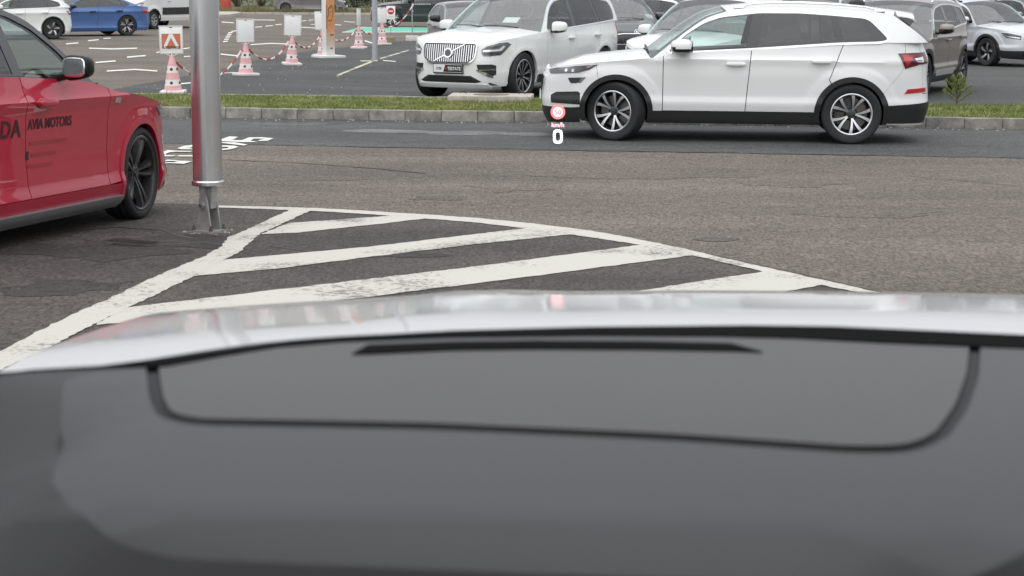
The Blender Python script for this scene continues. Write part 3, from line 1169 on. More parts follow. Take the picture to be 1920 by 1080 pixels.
def round_badge(c, z, r, m, m2, off=0.002):
    b = c.add('emblem', circle(0, z, r), m, off=off, thick=0.02, sides='C', stp=0.02)[0]
    c.add('emblem_core', circle(0, z, r * 0.8), m2, off=off + 0.003, thick=0.004, sides='C', parent=b, stp=0.02)
    c.add('emblem_arrow', [(r * 0.55 * p, z + r * 0.55 * q) for p, q in ((-1, -.5), (.2, -.5), (.2, -.9), (1, -.1), (.2, .6), (.2, .2), (-.4, .9), (-.7, .6), (-.4, .1))], m, off=off + 0.006, thick=0.004, sides='C', parent=b, stp=0.02)
    return b


def low_trim(c, zf_, zr_, m=BLACKP, z0=0.2):
    """dark claddings along the lower edge of both bumpers"""
    S = c.S
    um = S.umax
    u0 = S.us(S.xa + S.Ra + 0.045)
    if zf_:
        poly = [(u0, z0 + 0.015), (u0, zf_)] + [(u, zf_ - 0.01) for u in np.linspace(u0, -u0, 20)[1:-1]] + [(-u0, zf_), (-u0, z0 + 0.015), (-S.uf(0.5), z0 - 0.01), (S.uf(0.5), z0 - 0.01)]
        c.add('bumper_lower_trim', poly, m, off=0.007, thick=0.04, sides='C', parent=c.out['front_bumper'])
    if zr_:
        ub = S.us(S.xb - S.Ra - 0.04)
        poly = [(ub, z0 + 0.05), (um * 2 - ub, z0 + 0.05), (2 * um - ub, zr_), (um, zr_ + 0.07), (ub, zr_)]
        c.add('bumper_lower_trim', poly, m, off=0.010, thick=0.04, sides='C', parent=c.out['rear_bumper'])


def bar_grille(c, half, z0, z1, zt, n, bar, frame, bg=None, chamfer=0.06, bw=0.006, boff=0.018):
    S = c.S
    gr = rnd([(S.uf(-half), z1), (S.uf(-half + chamfer), z0), (S.uf(half - chamfer), z0), (S.uf(half), z1), (S.uf(half * 0.55), zt), (S.uf(-half * 0.55), zt)], 0.03)
    gg = c.add('grille', gr, bg or GLOSSB, off=0.010, thick=0.03, sides='C', parent=c.out['front_bumper'])[0]
    for k in range(n):
        y = (k - (n - 1) / 2) * 2 * (half - chamfer) / n
        hi = zt - 0.012 - (zt - z1) * max(0, (abs(y) / half - 0.55) / 0.45)
        c.add('grille_bar', [(S.uf(y) - bw, z0 + 0.012), (S.uf(y) + bw, z0 + 0.012), (S.uf(y) + bw, hi), (S.uf(y) - bw, hi)], bar, off=boff, thick=0.02, sides='C', parent=gg, stp=0.1)
    c.add('grille_frame', offset_poly(gr, 0.016), frame, off=0.014, thick=0.03, sides='C', holes=[gr], parent=gg)
    return gg


def spoiler(c, x0, x1, z, half, m, side=True):
    V, Fc = [], []
    k = 15
    cr = c.sp.get('crown', 0.055)
    for x, dz in ((x0, 0.0), ((x0 + x1) / 2, -0.018), (x1 + 0.01, -0.045), (x1, -0.07), ((x0 + x1) / 2, -0.065)):
        for v in np.linspace(-1, 1, k):
            V.append((x - 0.03 * (1 - v * v), v * half, z + dz + cr * (1 - abs(v) ** 2.3)))
    for i in range(4):
        for j in range(k - 1):
            Fc.append((i * k + j, i * k + j + 1, (i + 1) * k + j + 1, (i + 1) * k + j)[::-1])
    for e in (0, k - 1):
        Fc.append(tuple(i * k + e for i in range(5)))
    mesh('tail_spoiler', V, Fc, m, c.root, 0.6)
    if side:
        for sg in (1, -1):
            v = [(x0 - 0.06, sg * (half + 0.02), z - 0.02), (x1, sg * (half - 0.01), z - 0.045), (x1 + 0.005, sg * (half - 0.01), z - 0.075), (x1 + 0.10, sg * (half + 0.05), z - 0.17), (x1 + 0.17, sg * (half + 0.055), z - 0.13)]
            v2 = [(p[0], p[1] - sg * 0.03, p[2]) for p in v]
            mesh('spoiler_side', v + v2, [(0, 1, 2, 3, 4), (5, 6, 7, 8, 9)[::-1]] + [(i, (i + 1) % 5, 5 + (i + 1) % 5, 5 + i) for i in range(5)], GLOSSB, c.root, 0.5)


# ------------------------------------------------------------------ large SUV body (and its scaled relatives)
def suv_extra(c):
    us, uf, ur, z = c.us, c.uf, c.ur, c.z
    sp = c.sp
    low_trim(c, z(0.40), z(0.46), z0=z(0.2))
    poly = [(us(1.62), z(0.908)), (us(1.72), z(0.845)), (us(1.86), z(0.808)), (uf(0.66), z(0.785)), (uf(0.60), z(0.835)), (uf(0.72), z(0.86)), (us(2.03), z(0.872)), (us(1.9), z(0.888))]
    hp = lens_pair(c, 'headlight', poly, sp.get('lampmat', LENS))
    lens_child(c, hp, 'lamp_strip', [(us(1.67), z(0.895)), (us(1.74), z(0.868)), (us(1.76), z(0.880)), (us(1.70), z(0.900))], DRL)
    for du in (0.0, 0.10):
        uu = us(1.93) - du
        lens_child(c, hp, 'lamp_projector', circle(uu, z(0.835), 0.021, 14), DRL)
    lens_pair(c, 'fog_lamp', rnd([(us(1.76), z(0.755)), (us(1.83), z(0.685)), (us(1.95), z(0.68)), (us(1.99), z(0.745))], 0.01), LENSD, 0.004)
    gg = bar_grille(c, 0.56 * c.k[1], z(0.56), z(0.745), z(0.775), sp.get('gbars', 22), sp.get('gbar', BLACKP), CHROME)
    round_badge(c, z(sp.get('badge_z', 0.822)), 0.052, CHROME, GLOSSB)
    poly = [(us(1.83), z(0.43)), (us(1.83), z(0.565)), (us(1.86), z(0.585)), (uf(0.75), z(0.57)), (uf(0.70), z(0.53)), (uf(0.70), z(0.44))]
    lens_pair(c, 'side_intake', poly, BLACKP, 0.006)
    c.add('number_plate', [(-0.26, z(0.46)), (0.26, z(0.46)), (0.26, z(0.46) + 0.11), (-0.26, z(0.46) + 0.11)], PLATE, off=0.03, thick=0.02, sides='C', parent=c.out['front_bumper'])
    P1 = [(us(-1.93), z(1.075)), (ur(0.62), z(1.085)), (ur(0.60), z(0.955)), (us(-2.2), z(0.945)), (us(-2.06), z(0.905)), (us(-2.02), z(0.895))]
    tl = lens_pair(c, 'tail_light', P1, REDD, 0.008)
    lens_child(c, tl, 'brake_lens', [(us(-1.97), z(1.055)), (us(-2.14), z(1.055)), (us(-2.04), z(0.925))], REDL)
    lens_child(c, tl, 'reverse_lens', [(us(-2.14), z(1.01)), (ur(0.70), z(1.035)), (ur(0.70), z(0.97)), (us(-2.17), z(0.975))], DRL)
    lens_pair(c, 'rear_reflector', [(us(-2.02), z(0.60)), (us(-2.06), z(0.655)), (ur(0.64), z(0.67)), (ur(0.64), z(0.62))], REDL, 0.006)
    spoiler(c, -1.80 * c.k[0], -2.13 * c.k[0], z(1.525), 0.60 * c.k[1], sp['paint'])
    mesh('roof_antenna', *sell((-1.5 * c.k[0], 0, z(1.64)), (0.10, 0.02, 0.05), 0.9, 0.9, 12, 8), BLACKP, c.root, 0.8)
    if sp.get('extra2'):
        sp['extra2'](c)


SPEC_SUV = dict(
    wb=2.79, fo=0.94, ro=0.965, R=0.355, Ra=0.392, wt=0.235, rimR=0.243, nf=4.6, nr=5.2, wsig=0.008, arcstep=(0.165, 0.011),
    wide=[(0.15, 0.80), (0.25, 0.865), (0.40, 0.908), (0.475, 0.926), (0.54, 0.906), (0.80, 0.929), (0.92, 0.927), (0.988, 0.944), (1.006, 0.920), (1.08, 0.905), (1.22, 0.888), (1.5, 0.88)],
    nose=[(0.15, -0.10), (0.30, -0.02), (0.5, 0.0), (0.72, -0.015), (0.86, -0.055), (1.0, -0.14)],
    tail=[(0.2, -0.06), (0.45, 0.0), (0.6, -0.01), (0.8, -0.03), (1.0, -0.02), (1.1, -0.06), (1.25, -0.13)],
    top=[(2.34, 0.825), (2.25, 0.862), (2.0, 0.897), (1.6, 0.938), (1.2, 0.972), (0.95, 0.998), (0.8, 1.045), (-0.2, 1.113), (-1.2, 1.188), (-1.75, 1.212), (-2.4, 1.212)],
    A=[(0.97, 0.992), (0.64, 1.255), (0.36, 1.455), (0.10, 1.55)],
    roof=[(0.10, 1.55), (-0.3, 1.59), (-0.8, 1.597), (-1.4, 1.57), (-1.86, 1.515)],
    D=[(-1.86, 1.515), (-2.03, 1.40), (-2.2, 1.275), (-2.28, 1.205)], gr=1.0,
    dlo=rnd([(0.80, 1.065), (0.58, 1.27), (0.38, 1.40), (0.17, 1.475), (-0.27, 1.528), (-0.77, 1.53), (-1.14, 1.507), (-1.56, 1.472), (-1.68, 1.36), (-1.80, 1.235), (-1.70, 1.213), (-1.2, 1.196), (-0.2, 1.122)], 0.07),
    pillars=[(-0.19, -0.28, 0.13), (-1.02, -0.99, 0.03), (-1.27, -1.15, 0.085)],
    doors=(0.84, -0.2, (-1.28, -1.12, 0.76)), blean=0.06, bseam=(1.64, 1.60, 0.68), rseam=(-2.06, -1.76, 0.60), rseam_mid=[(-2.0, 0.89)],
    zb=0.20, zs=0.375, zr=0.225, gate_z=0.60, cowl=0.99, hcrown=0.085, g0=0.892, g1=0.40, cladw=0.05,
    handles=[(-0.02, 0.935), (-1.02, 0.975)], mirror=(0.585, 1.115), mirror_size=(0.17, 0.13, 0.088), mirror_split=-0.012,
    trim=CHROME, trimw=0.022, rails=(0.0, -1.75, 0.04), rim=RIM_V10, paint=WHITE, extra=suv_extra, crown=0.06, tints=[GLASS, PRIV, PRIV, PRIV])


def scaled(sp, kx, ky, kz, **kw):
    """a body with the same parts and other proportions"""
    n = dict(sp)
    k0 = sp.get('k', (1, 1, 1))
    n['k'] = (k0[0] * kx, k0[1] * ky, k0[2] * kz)
    for a in ('wb', 'fo', 'ro', 'cowl', 'blean'):
        if a in n:
            n[a] = n[a] * kx
    for a in ('zb', 'zs', 'zr', 'gate_z', 'hcrown', 'crown'):
        if a in n:
            n[a] = n[a] * kz
    n['g0'] = sp['g0'] * ky
    n['g1'] = sp['g1'] * ky / kz
    n['wide'] = [(z * kz, w * ky) for z, w in sp['wide']]
    n['nose'] = [(z * kz, w * kx) for z, w in sp['nose']]
    n['tail'] = [(z * kz, w * kx) for z, w in sp['tail']]
    for a in ('top', 'A', 'roof', 'D', 'dlo', 'handles', 'rseam_mid'):
        if a in n:
            n[a] = [(x * kx, z * kz) for x, z in n[a]]
    n['pillars'] = [(a * kx, b * kx, w * kx) for a, b, w in sp['pillars']]
    d = sp['doors']
    n['doors'] = (d[0] * kx, d[1] * kx, (d[2][0] * kx, d[2][1] * kx, d[2][2] * kz))
    n['bseam'] = (sp['bseam'][0] * kx, sp['bseam'][1] * kx, sp['bseam'][2] * kz)
    n['rseam'] = (sp['rseam'][0] * kx, sp['rseam'][1] * kx, sp['rseam'][2] * kz)
    n['mirror'] = (sp['mirror'][0] * kx, sp['mirror'][1] * kz)
    if sp.get('rails'):
        n['rails'] = (sp['rails'][0] * kx, sp['rails'][1] * kx, sp['rails'][2])
    if sp.get('deck'):
        n['deck'] = sp['deck'] * kx
    n.update(kw)
    return n


# ------------------------------------------------------------------ large white SUV with the slatted grille
def slat_extra(c):
    S, uf, us, ur, z = c.S, c.S.uf, c.S.us, c.S.ur, (lambda q: q)
    fb = c.out['front_bumper']
    sp = c.sp
    W = S.W0
    gr = rnd([(uf(-0.47), 0.90), (uf(-0.455), 0.68), (uf(-0.36), 0.605), (uf(0.36), 0.605), (uf(0.455), 0.68), (uf(0.47), 0.90)], 0.04)
    gg = c.add('grille', gr, GLOSSB, off=0.006, thick=0.03, sides='C', parent=fb)[0]
    for k in range(23):
        y = (k - 11) * 0.0395
        lo = 0.62 + max(0, abs(y) - 0.34) * 0.7
        c.add('grille_bar', [(uf(y) - 0.0065, lo), (uf(y) + 0.0065, lo), (uf(y) + 0.0065, 0.885), (uf(y) - 0.0065, 0.885)], CHROME, off=0.024, thick=0.02, sides='C', parent=gg, stp=0.06)
    c.add('grille_frame', offset_poly(gr, 0.018), CHROME, off=0.03, thick=0.03, sides='C', holes=[gr], parent=gg)
    c.add('grille_diagonal', [(uf(-0.30), 0.615), (uf(-0.26), 0.615), (uf(0.30), 0.89), (uf(0.26), 0.89)], CHROME, off=0.036, thick=0.012, sides='C', parent=gg, stp=0.05)
    b = c.add('emblem', circle(0, 0.755, 0.078), CHROME, off=0.05, thick=0.03, sides='C', stp=0.02)[0]
    c.add('emblem_core', circle(0, 0.755, 0.056), mat('emblem blue', (0.012, 0.016, 0.035), 0.3, coat=1), off=0.054, thick=0.004, sides='C', parent=b, stp=0.02)
    hl = [(uf(0.56), 0.745), (uf(0.60), 0.715), (us(2.22), 0.715), (us(2.06), 0.735), (us(1.98), 0.80), (us(1.90), 0.865), (us(1.84), 0.90), (us(1.94), 0.935), (us(2.10), 0.925), (uf(0.62), 0.875), (uf(0.55), 0.82)]
    hp = lens_pair(c, 'headlight', hl, LENS, 0.005)
    lens_child(c, hp, 'lamp_strip', [(uf(0.57), 0.785), (us(2.06), 0.80), (us(1.98), 0.875), (us(2.02), 0.88), (us(2.10), 0.825), (uf(0.57), 0.81)], DRL)
    lens_child(c, hp, 'lamp_lower_lens', [(uf(0.59), 0.735), (us(2.10), 0.745), (us(2.09), 0.78), (uf(0.585), 0.77)], LENSD)
    lens_child(c, hp, 'lamp_upper_lens', [(uf(0.60), 0.825), (us(2.13), 0.845), (us(2.05), 0.895), (uf(0.63), 0.86)], LENSD)
    # number plate with the dealer's strip
    pl = c.add('number_plate', [(-0.265, 0.455), (0.265, 0.455), (0.265, 0.58), (-0.265, 0.58)], PLATE, off=0.035, thick=0.03, sides='C', parent=fb)[0]
    c.add('plate_frame', [(-0.275, 0.435), (0.275, 0.435), (0.275, 0.59), (-0.275, 0.59)], INK, off=0.032, thick=0.03, sides='C', parent=fb)
    c.add('plate_dark_field', [(-0.085, 0.462), (0.262, 0.462), (0.262, 0.574), (-0.045, 0.574)], INK, off=0.037, thick=0.002, sides='C', parent=pl, stp=0.05)
    ra = mat('red lettering', (0.5, 0.05, 0.04), 0.4)
    SM = lambda u, q: S.P(u, q)
    surf_text(c, 'A', -0.045, 0.492, 0.075, ra, SM, off=0.040, bold=0.001, parent=pl, sq=0.85)
    surf_text(c, 'TESTATE', 0.0, 0.492, 0.075, WHITEI, SM, off=0.040, bold=0.0018, parent=pl, sq=0.82)
    surf_text(c, 'XC90', -0.215, 0.498, 0.055, INK, SM, off=0.040, bold=0.001, parent=pl, sq=0.75)
    # intakes
    lo = c.add('lower_intake', [(uf(-0.58), 0.315), (uf(-0.40), 0.405), (uf(0.40), 0.405), (uf(0.58), 0.315), (uf(0.5), 0.295), (uf(-0.5), 0.295)], BLACKP, off=0.005, thick=0.03, sides='C', parent=fb)[0]
    for k in range(4):
        zz = 0.315 + k * 0.022
        c.add('intake_slat', [(uf(-0.52 + k * 0.045), zz), (uf(0.52 - k * 0.045), zz), (uf(0.52 - k * 0.045), zz + 0.006), (uf(-0.52 + k * 0.045), zz + 0.006)], GLOSSB, off=0.012, thick=0.01, sides='C', parent=lo, stp=0.1)
    c.add('skid_lip', [(uf(-0.72), 0.215), (uf(0.72), 0.215), (uf(0.66), 0.275), (uf(0.45), 0.285), (uf(-0.45), 0.285), (uf(-0.66), 0.275)], WHITE2, off=0.016, thick=0.03, sides='C', parent=fb)
    si = lens_pair(c, 'side_intake', [(uf(0.50), 0.585), (uf(0.52), 0.50), (uf(0.68), 0.40), (us(2.20), 0.385), (us(2.12), 0.43), (us(2.12), 0.57), (uf(0.7), 0.59)], BLACKP, 0.004)
    lens_child(c, si, 'intake_blade', [(uf(0.50), 0.485), (us(2.14), 0.500), (us(2.14), 0.515), (uf(0.50), 0.505)], CHROME, 0.016)
    lens_child(c, si, 'intake_lower_blade', [(uf(0.50), 0.485), (uf(0.66), 0.40), (us(2.16), 0.375), (us(2.16), 0.392), (uf(0.70), 0.42), (uf(0.55), 0.49)], CHROME, 0.014)
    lens_pair(c, 'fog_lamp', [(uf(0.70), 0.30), (us(2.22), 0.30), (us(2.20), 0.265), (uf(0.78), 0.255)], LENS, 0.008)
    # tall tail lamps up the rear pillars
    lens_pair(c, 'tail_light', [(us(-2.33), 1.16), (us(-2.30), 0.86), (ur(0.70), 0.80), (ur(0.68), 0.95), (ur(0.74), 1.16)], REDL, 0.008)
    spoiler(c, -2.0, -2.28, sp['roof'][-1][1] + 0.0, 0.62, sp['paint'], side=False)
    # chrome strip and step along the door bottoms
    c.add('door_moulding', [(us(0.85), 0.43), (us(-0.95), 0.43), (us(-0.95), 0.46), (us(0.85), 0.46)], CHROME, off=0.012, thick=0.02)
    if sp.get('paper'):
        mesh('windscreen_paper', [(0.72, 0.08, 1.215), (0.72, 0.36, 1.215), (0.58, 0.36, 1.30), (0.58, 0.08, 1.30)], [(0, 1, 2, 3)], PAPER, c.root, 0)


SPEC_SLAT = dict(
    wb=2.984, fo=0.865, ro=1.10, R=0.385, Ra=0.425, wt=0.265, rimR=0.265, nf=4.2, nr=5.2,
    wide=[(0.15, 0.84), (0.25, 0.90), (0.45, 0.94), (0.52, 0.935), (0.80, 0.958), (0.98, 0.955), (1.06, 0.935), (1.2, 0.915), (1.5, 0.90)],
    nose=[(0.15, -0.14), (0.27, -0.02), (0.45, -0.01), (0.62, 0.0), (0.90, -0.05), (1.0, -0.12), (1.1, -0.2)],
    tail=[(0.2, -0.06), (0.45, 0.0), (0.6, -0.01), (0.8, -0.03), (1.05, -0.04), (1.25, -0.12)],
    top=[(2.36, 0.885), (2.26, 0.93), (2.05, 0.968), (1.6, 1.015), (1.2, 1.048), (0.9, 1.07), (0.7, 1.095), (-0.2, 1.135), (-1.2, 1.19), (-1.8, 1.23), (-2.6, 1.235)],
    A=[(0.90, 1.065), (0.58, 1.32), (0.32, 1.51), (0.06, 1.63)],
    roof=[(0.06, 1.63), (-0.4, 1.68), (-1.0, 1.685), (-1.6, 1.66), (-2.1, 1.61)],
    D=[(-2.1, 1.61), (-2.25, 1.49), (-2.38, 1.34), (-2.44, 1.23)], gr=1.0,
    dlo=rnd([(0.70, 1.115), (0.50, 1.33), (0.30, 1.475), (0.08, 1.565), (-0.35, 1.615), (-1.0, 1.62), (-1.6, 1.59), (-1.98, 1.55), (-2.08, 1.42), (-2.08, 1.29), (-1.98, 1.245), (-1.2, 1.20), (-0.2, 1.145)], 0.08),
    pillars=[(-0.32, -0.40, 0.12), (-1.30, -1.22, 0.06), (-1.42, -1.33, 0.03)],
    doors=(0.74, -0.34, (-1.40, -1.22, 0.84)), blean=0.05, bseam=(1.72, 1.74, 0.72), rseam=(-2.28, -1.92, 0.66), rseam_mid=[(-2.2, 0.85)],
    zb=0.225, zs=0.40, zr=0.26, gate_z=0.62, cowl=0.92, hcrown=0.075, g0=0.918, g1=0.40, cladw=0.04, archmat=WHITE2, arch_off=0.006,
    handles=[(-0.14, 0.965), (-1.18, 0.995)], mirror=(0.55, 1.13), mirror_size=(0.10, 0.13, 0.095), mirror_split=-0.055,
    trim=CHROME, trimw=0.02, rails=(-0.1, -2.0, 0.035), rim=RIM_Y10, paint=WHITE2, extra=slat_extra, crown=0.06, steer=0.0, recess=WHITE2)


# ------------------------------------------------------------------ hatchback
def hatch_extra(c):
    S = c.S
    us, uf, ur, z = c.us, c.uf, c.ur, c.z
    sp = c.sp
    fb = c.out['front_bumper']
    hl = [(us(1.62), z(0.80)), (us(1.74), z(0.735)), (uf(0.62), z(0.70)), (uf(0.48), z(0.70)), (uf(0.46), z(0.755)), (uf(0.62), z(0.785)), (us(1.86), z(0.80))]
    hp = lens_pair(c, 'headlight', hl, LENS)
    lens_child(c, hp, 'lamp_strip', [(us(1.66), z(0.787)), (us(1.76), z(0.755)), (uf(0.5), z(0.72)), (uf(0.5), z(0.735)), (us(1.76), z(0.772))], DRL)
    bar_grille(c, 0.48 * c.k[1], z(0.52), z(0.68), z(0.71), 20, BLACKP, GLOSSB)
    round_badge(c, z(0.735), 0.05, CHROME, GLOSSB)
    c.add('lower_intake', [(uf(-0.6), z(0.24)), (uf(0.6), z(0.24)), (uf(0.5), z(0.38)), (uf(-0.5), z(0.38))], BLACKP, off=0.005, thick=0.03, sides='C', parent=fb)
    lens_pair(c, 'side_intake', [(uf(0.62), z(0.30)), (uf(0.80), z(0.28)), (uf(0.79), z(0.43)), (uf(0.66), z(0.42))], GLOSSB, 0.004)
    c.add('number_plate', [(-0.26, z(0.42)), (0.26, z(0.42)), (0.26, z(0.42) + 0.11), (-0.26, z(0.42) + 0.11)], PLATE, off=0.03, thick=0.02, sides='C', parent=fb)
    tl = lens_pair(c, 'tail_light', [(us(-1.86), z(0.97)), (ur(0.5), z(0.96)), (ur(0.5), z(0.85)), (us(-1.98), z(0.83))], REDL, 0.008)
    lens_child(c, tl, 'reverse_lens', [(ur(0.72), z(0.93)), (ur(0.54), z(0.93)), (ur(0.54), z(0.89)), (ur(0.72), z(0.89))], DRL)
    if sp.get('deck') is None:
        spoiler(c, sp['roof'][-1][0] + 0.1, sp['roof'][-1][0] - 0.2, sp['roof'][-1][1] + 0.01, 0.52 * c.k[1], sp['paint'], side=False)
    if sp.get('extra2'):
        sp['extra2'](c)


SPEC_HATCH = dict(
    wb=2.68, fo=0.87, ro=0.80, R=0.335, Ra=0.372, wt=0.225, rimR=0.252, nf=4.0, nr=4.8, wsig=0.007,
    wide=[(0.12, 0.78), (0.19, 0.86), (0.30, 0.893), (0.37, 0.873), (0.55, 0.868), (0.72, 0.880), (0.83, 0.890), (0.912, 0.916), (0.930, 0.900), (0.97, 0.887), (1.05, 0.868), (1.15, 0.852), (1.4, 0.85)],
    nose=[(0.12, -0.10), (0.22, 0.0), (0.45, 0.0), (0.65, -0.03), (0.76, -0.10), (0.9, -0.2)],
    tail=[(0.2, -0.08), (0.45, 0.0), (0.6, -0.01), (0.8, -0.04), (0.95, -0.06), (1.2, -0.16)],
    top=[(2.21, 0.70), (2.12, 0.745), (1.9, 0.80), (1.5, 0.865), (1.15, 0.91), (0.85, 0.945), (0.62, 1.0), (0.3, 1.035), (-0.4, 1.065), (-1.3, 1.095), (-1.8, 1.105), (-2.3, 1.10)],
    A=[(0.86, 0.94), (0.50, 1.17), (0.20, 1.33), (-0.10, 1.405)],
    roof=[(-0.10, 1.405), (-0.5, 1.43), (-0.95, 1.425), (-1.4, 1.385), (-1.66, 1.335)],
    D=[(-1.66, 1.335), (-1.82, 1.24), (-1.95, 1.15), (-2.0, 1.10)], gr=1.0,
    dlo=rnd([(0.62, 1.035), (0.42, 1.17), (0.20, 1.28), (-0.05, 1.35), (-0.5, 1.378), (-0.95, 1.372), (-1.35, 1.33), (-1.58, 1.25), (-1.63, 1.16), (-1.5, 1.125), (-1.2, 1.11), (-0.4, 1.082)], 0.06),
    pillars=[(-0.41, -0.47, 0.12), (-1.22, -1.14, 0.06)],
    doors=(0.77, -0.41, (-1.27, -1.05, 0.72)), blean=0.06, bseam=(1.62, 1.63, 0.58), rseam=(-1.88, -1.70, 0.60), rseam_mid=[(-1.86, 0.82)],
    zb=0.17, zs=0.30, zr=0.17, gate_z=0.55, cowl=0.88, hcrown=0.075, g0=0.862, g1=0.42, cladw=0.028, rock_off=0.004,
    handles=[(-0.19, 0.90), (-1.08, 0.925)], mirror=(0.46, 1.075), mirror_size=(0.10, 0.125, 0.085),
    trim=None, rim=RIM_D5, paint=WHITE, extra=hatch_extra, crown=0.05, clad=BLACKP)

# ------------------------------------------------------------------ saloon
SPEC_SALOON = scaled(SPEC_HATCH, 1.07, 1.03, 0.985)
SPEC_SALOON.update(
    ro=1.02, R=0.345, Ra=0.382, rimR=0.25,
    top=[(2.37, 0.69), (2.27, 0.735), (2.03, 0.79), (1.6, 0.852), (1.23, 0.896), (0.9, 0.93), (0.66, 0.985), (0.3, 1.02), (-0.4, 1.05), (-1.2, 1.08), (-1.75, 1.085), (-2.1, 1.06), (-2.5, 1.03)],
    roof=[(-0.11, 1.384), (-0.5, 1.41), (-0.9, 1.405), (-1.25, 1.365)],
    D=[(-1.25, 1.365), (-1.5, 1.265), (-1.75, 1.15), (-1.92, 1.075)], deck=-1.85, bow_rear_low=-0.05,
    dlo=rnd([(0.66, 1.02), (0.45, 1.15), (0.21, 1.26), (-0.05, 1.33), (-0.5, 1.357), (-0.9, 1.345), (-1.2, 1.30), (-1.45, 1.20), (-1.55, 1.125), (-1.45, 1.10), (-1.2, 1.092), (-0.4, 1.062)], 0.06),
    pillars=[(-0.43, -0.5, 0.11), (-1.28, -1.2, 0.05)], rseam=(-2.05, -1.85, 0.60), rseam_mid=[(-2.02, 0.82)],
    tail=[(0.2, -0.08), (0.45, 0.0), (0.6, -0.01), (0.8, -0.02), (0.95, -0.03), (1.2, -0.10)], clad=None)
# ------------------------------------------------------------------ ground
def gz(Y):
    """the yard falls gently away from the parked camera car and levels out at the kerb"""
    Y = max(Y, -14.0)
    return 0.026 * 0.8 * math.log1p(math.exp(min(60.0, (18.5 - Y) / 0.8)))


def gs(px, py, dz=0.0):
    z = 0.0
    for _ in range(40):
        p = gp(px, py, z + dz)
        z = 0.5 * z + 0.5 * gz(p.y)
    return p


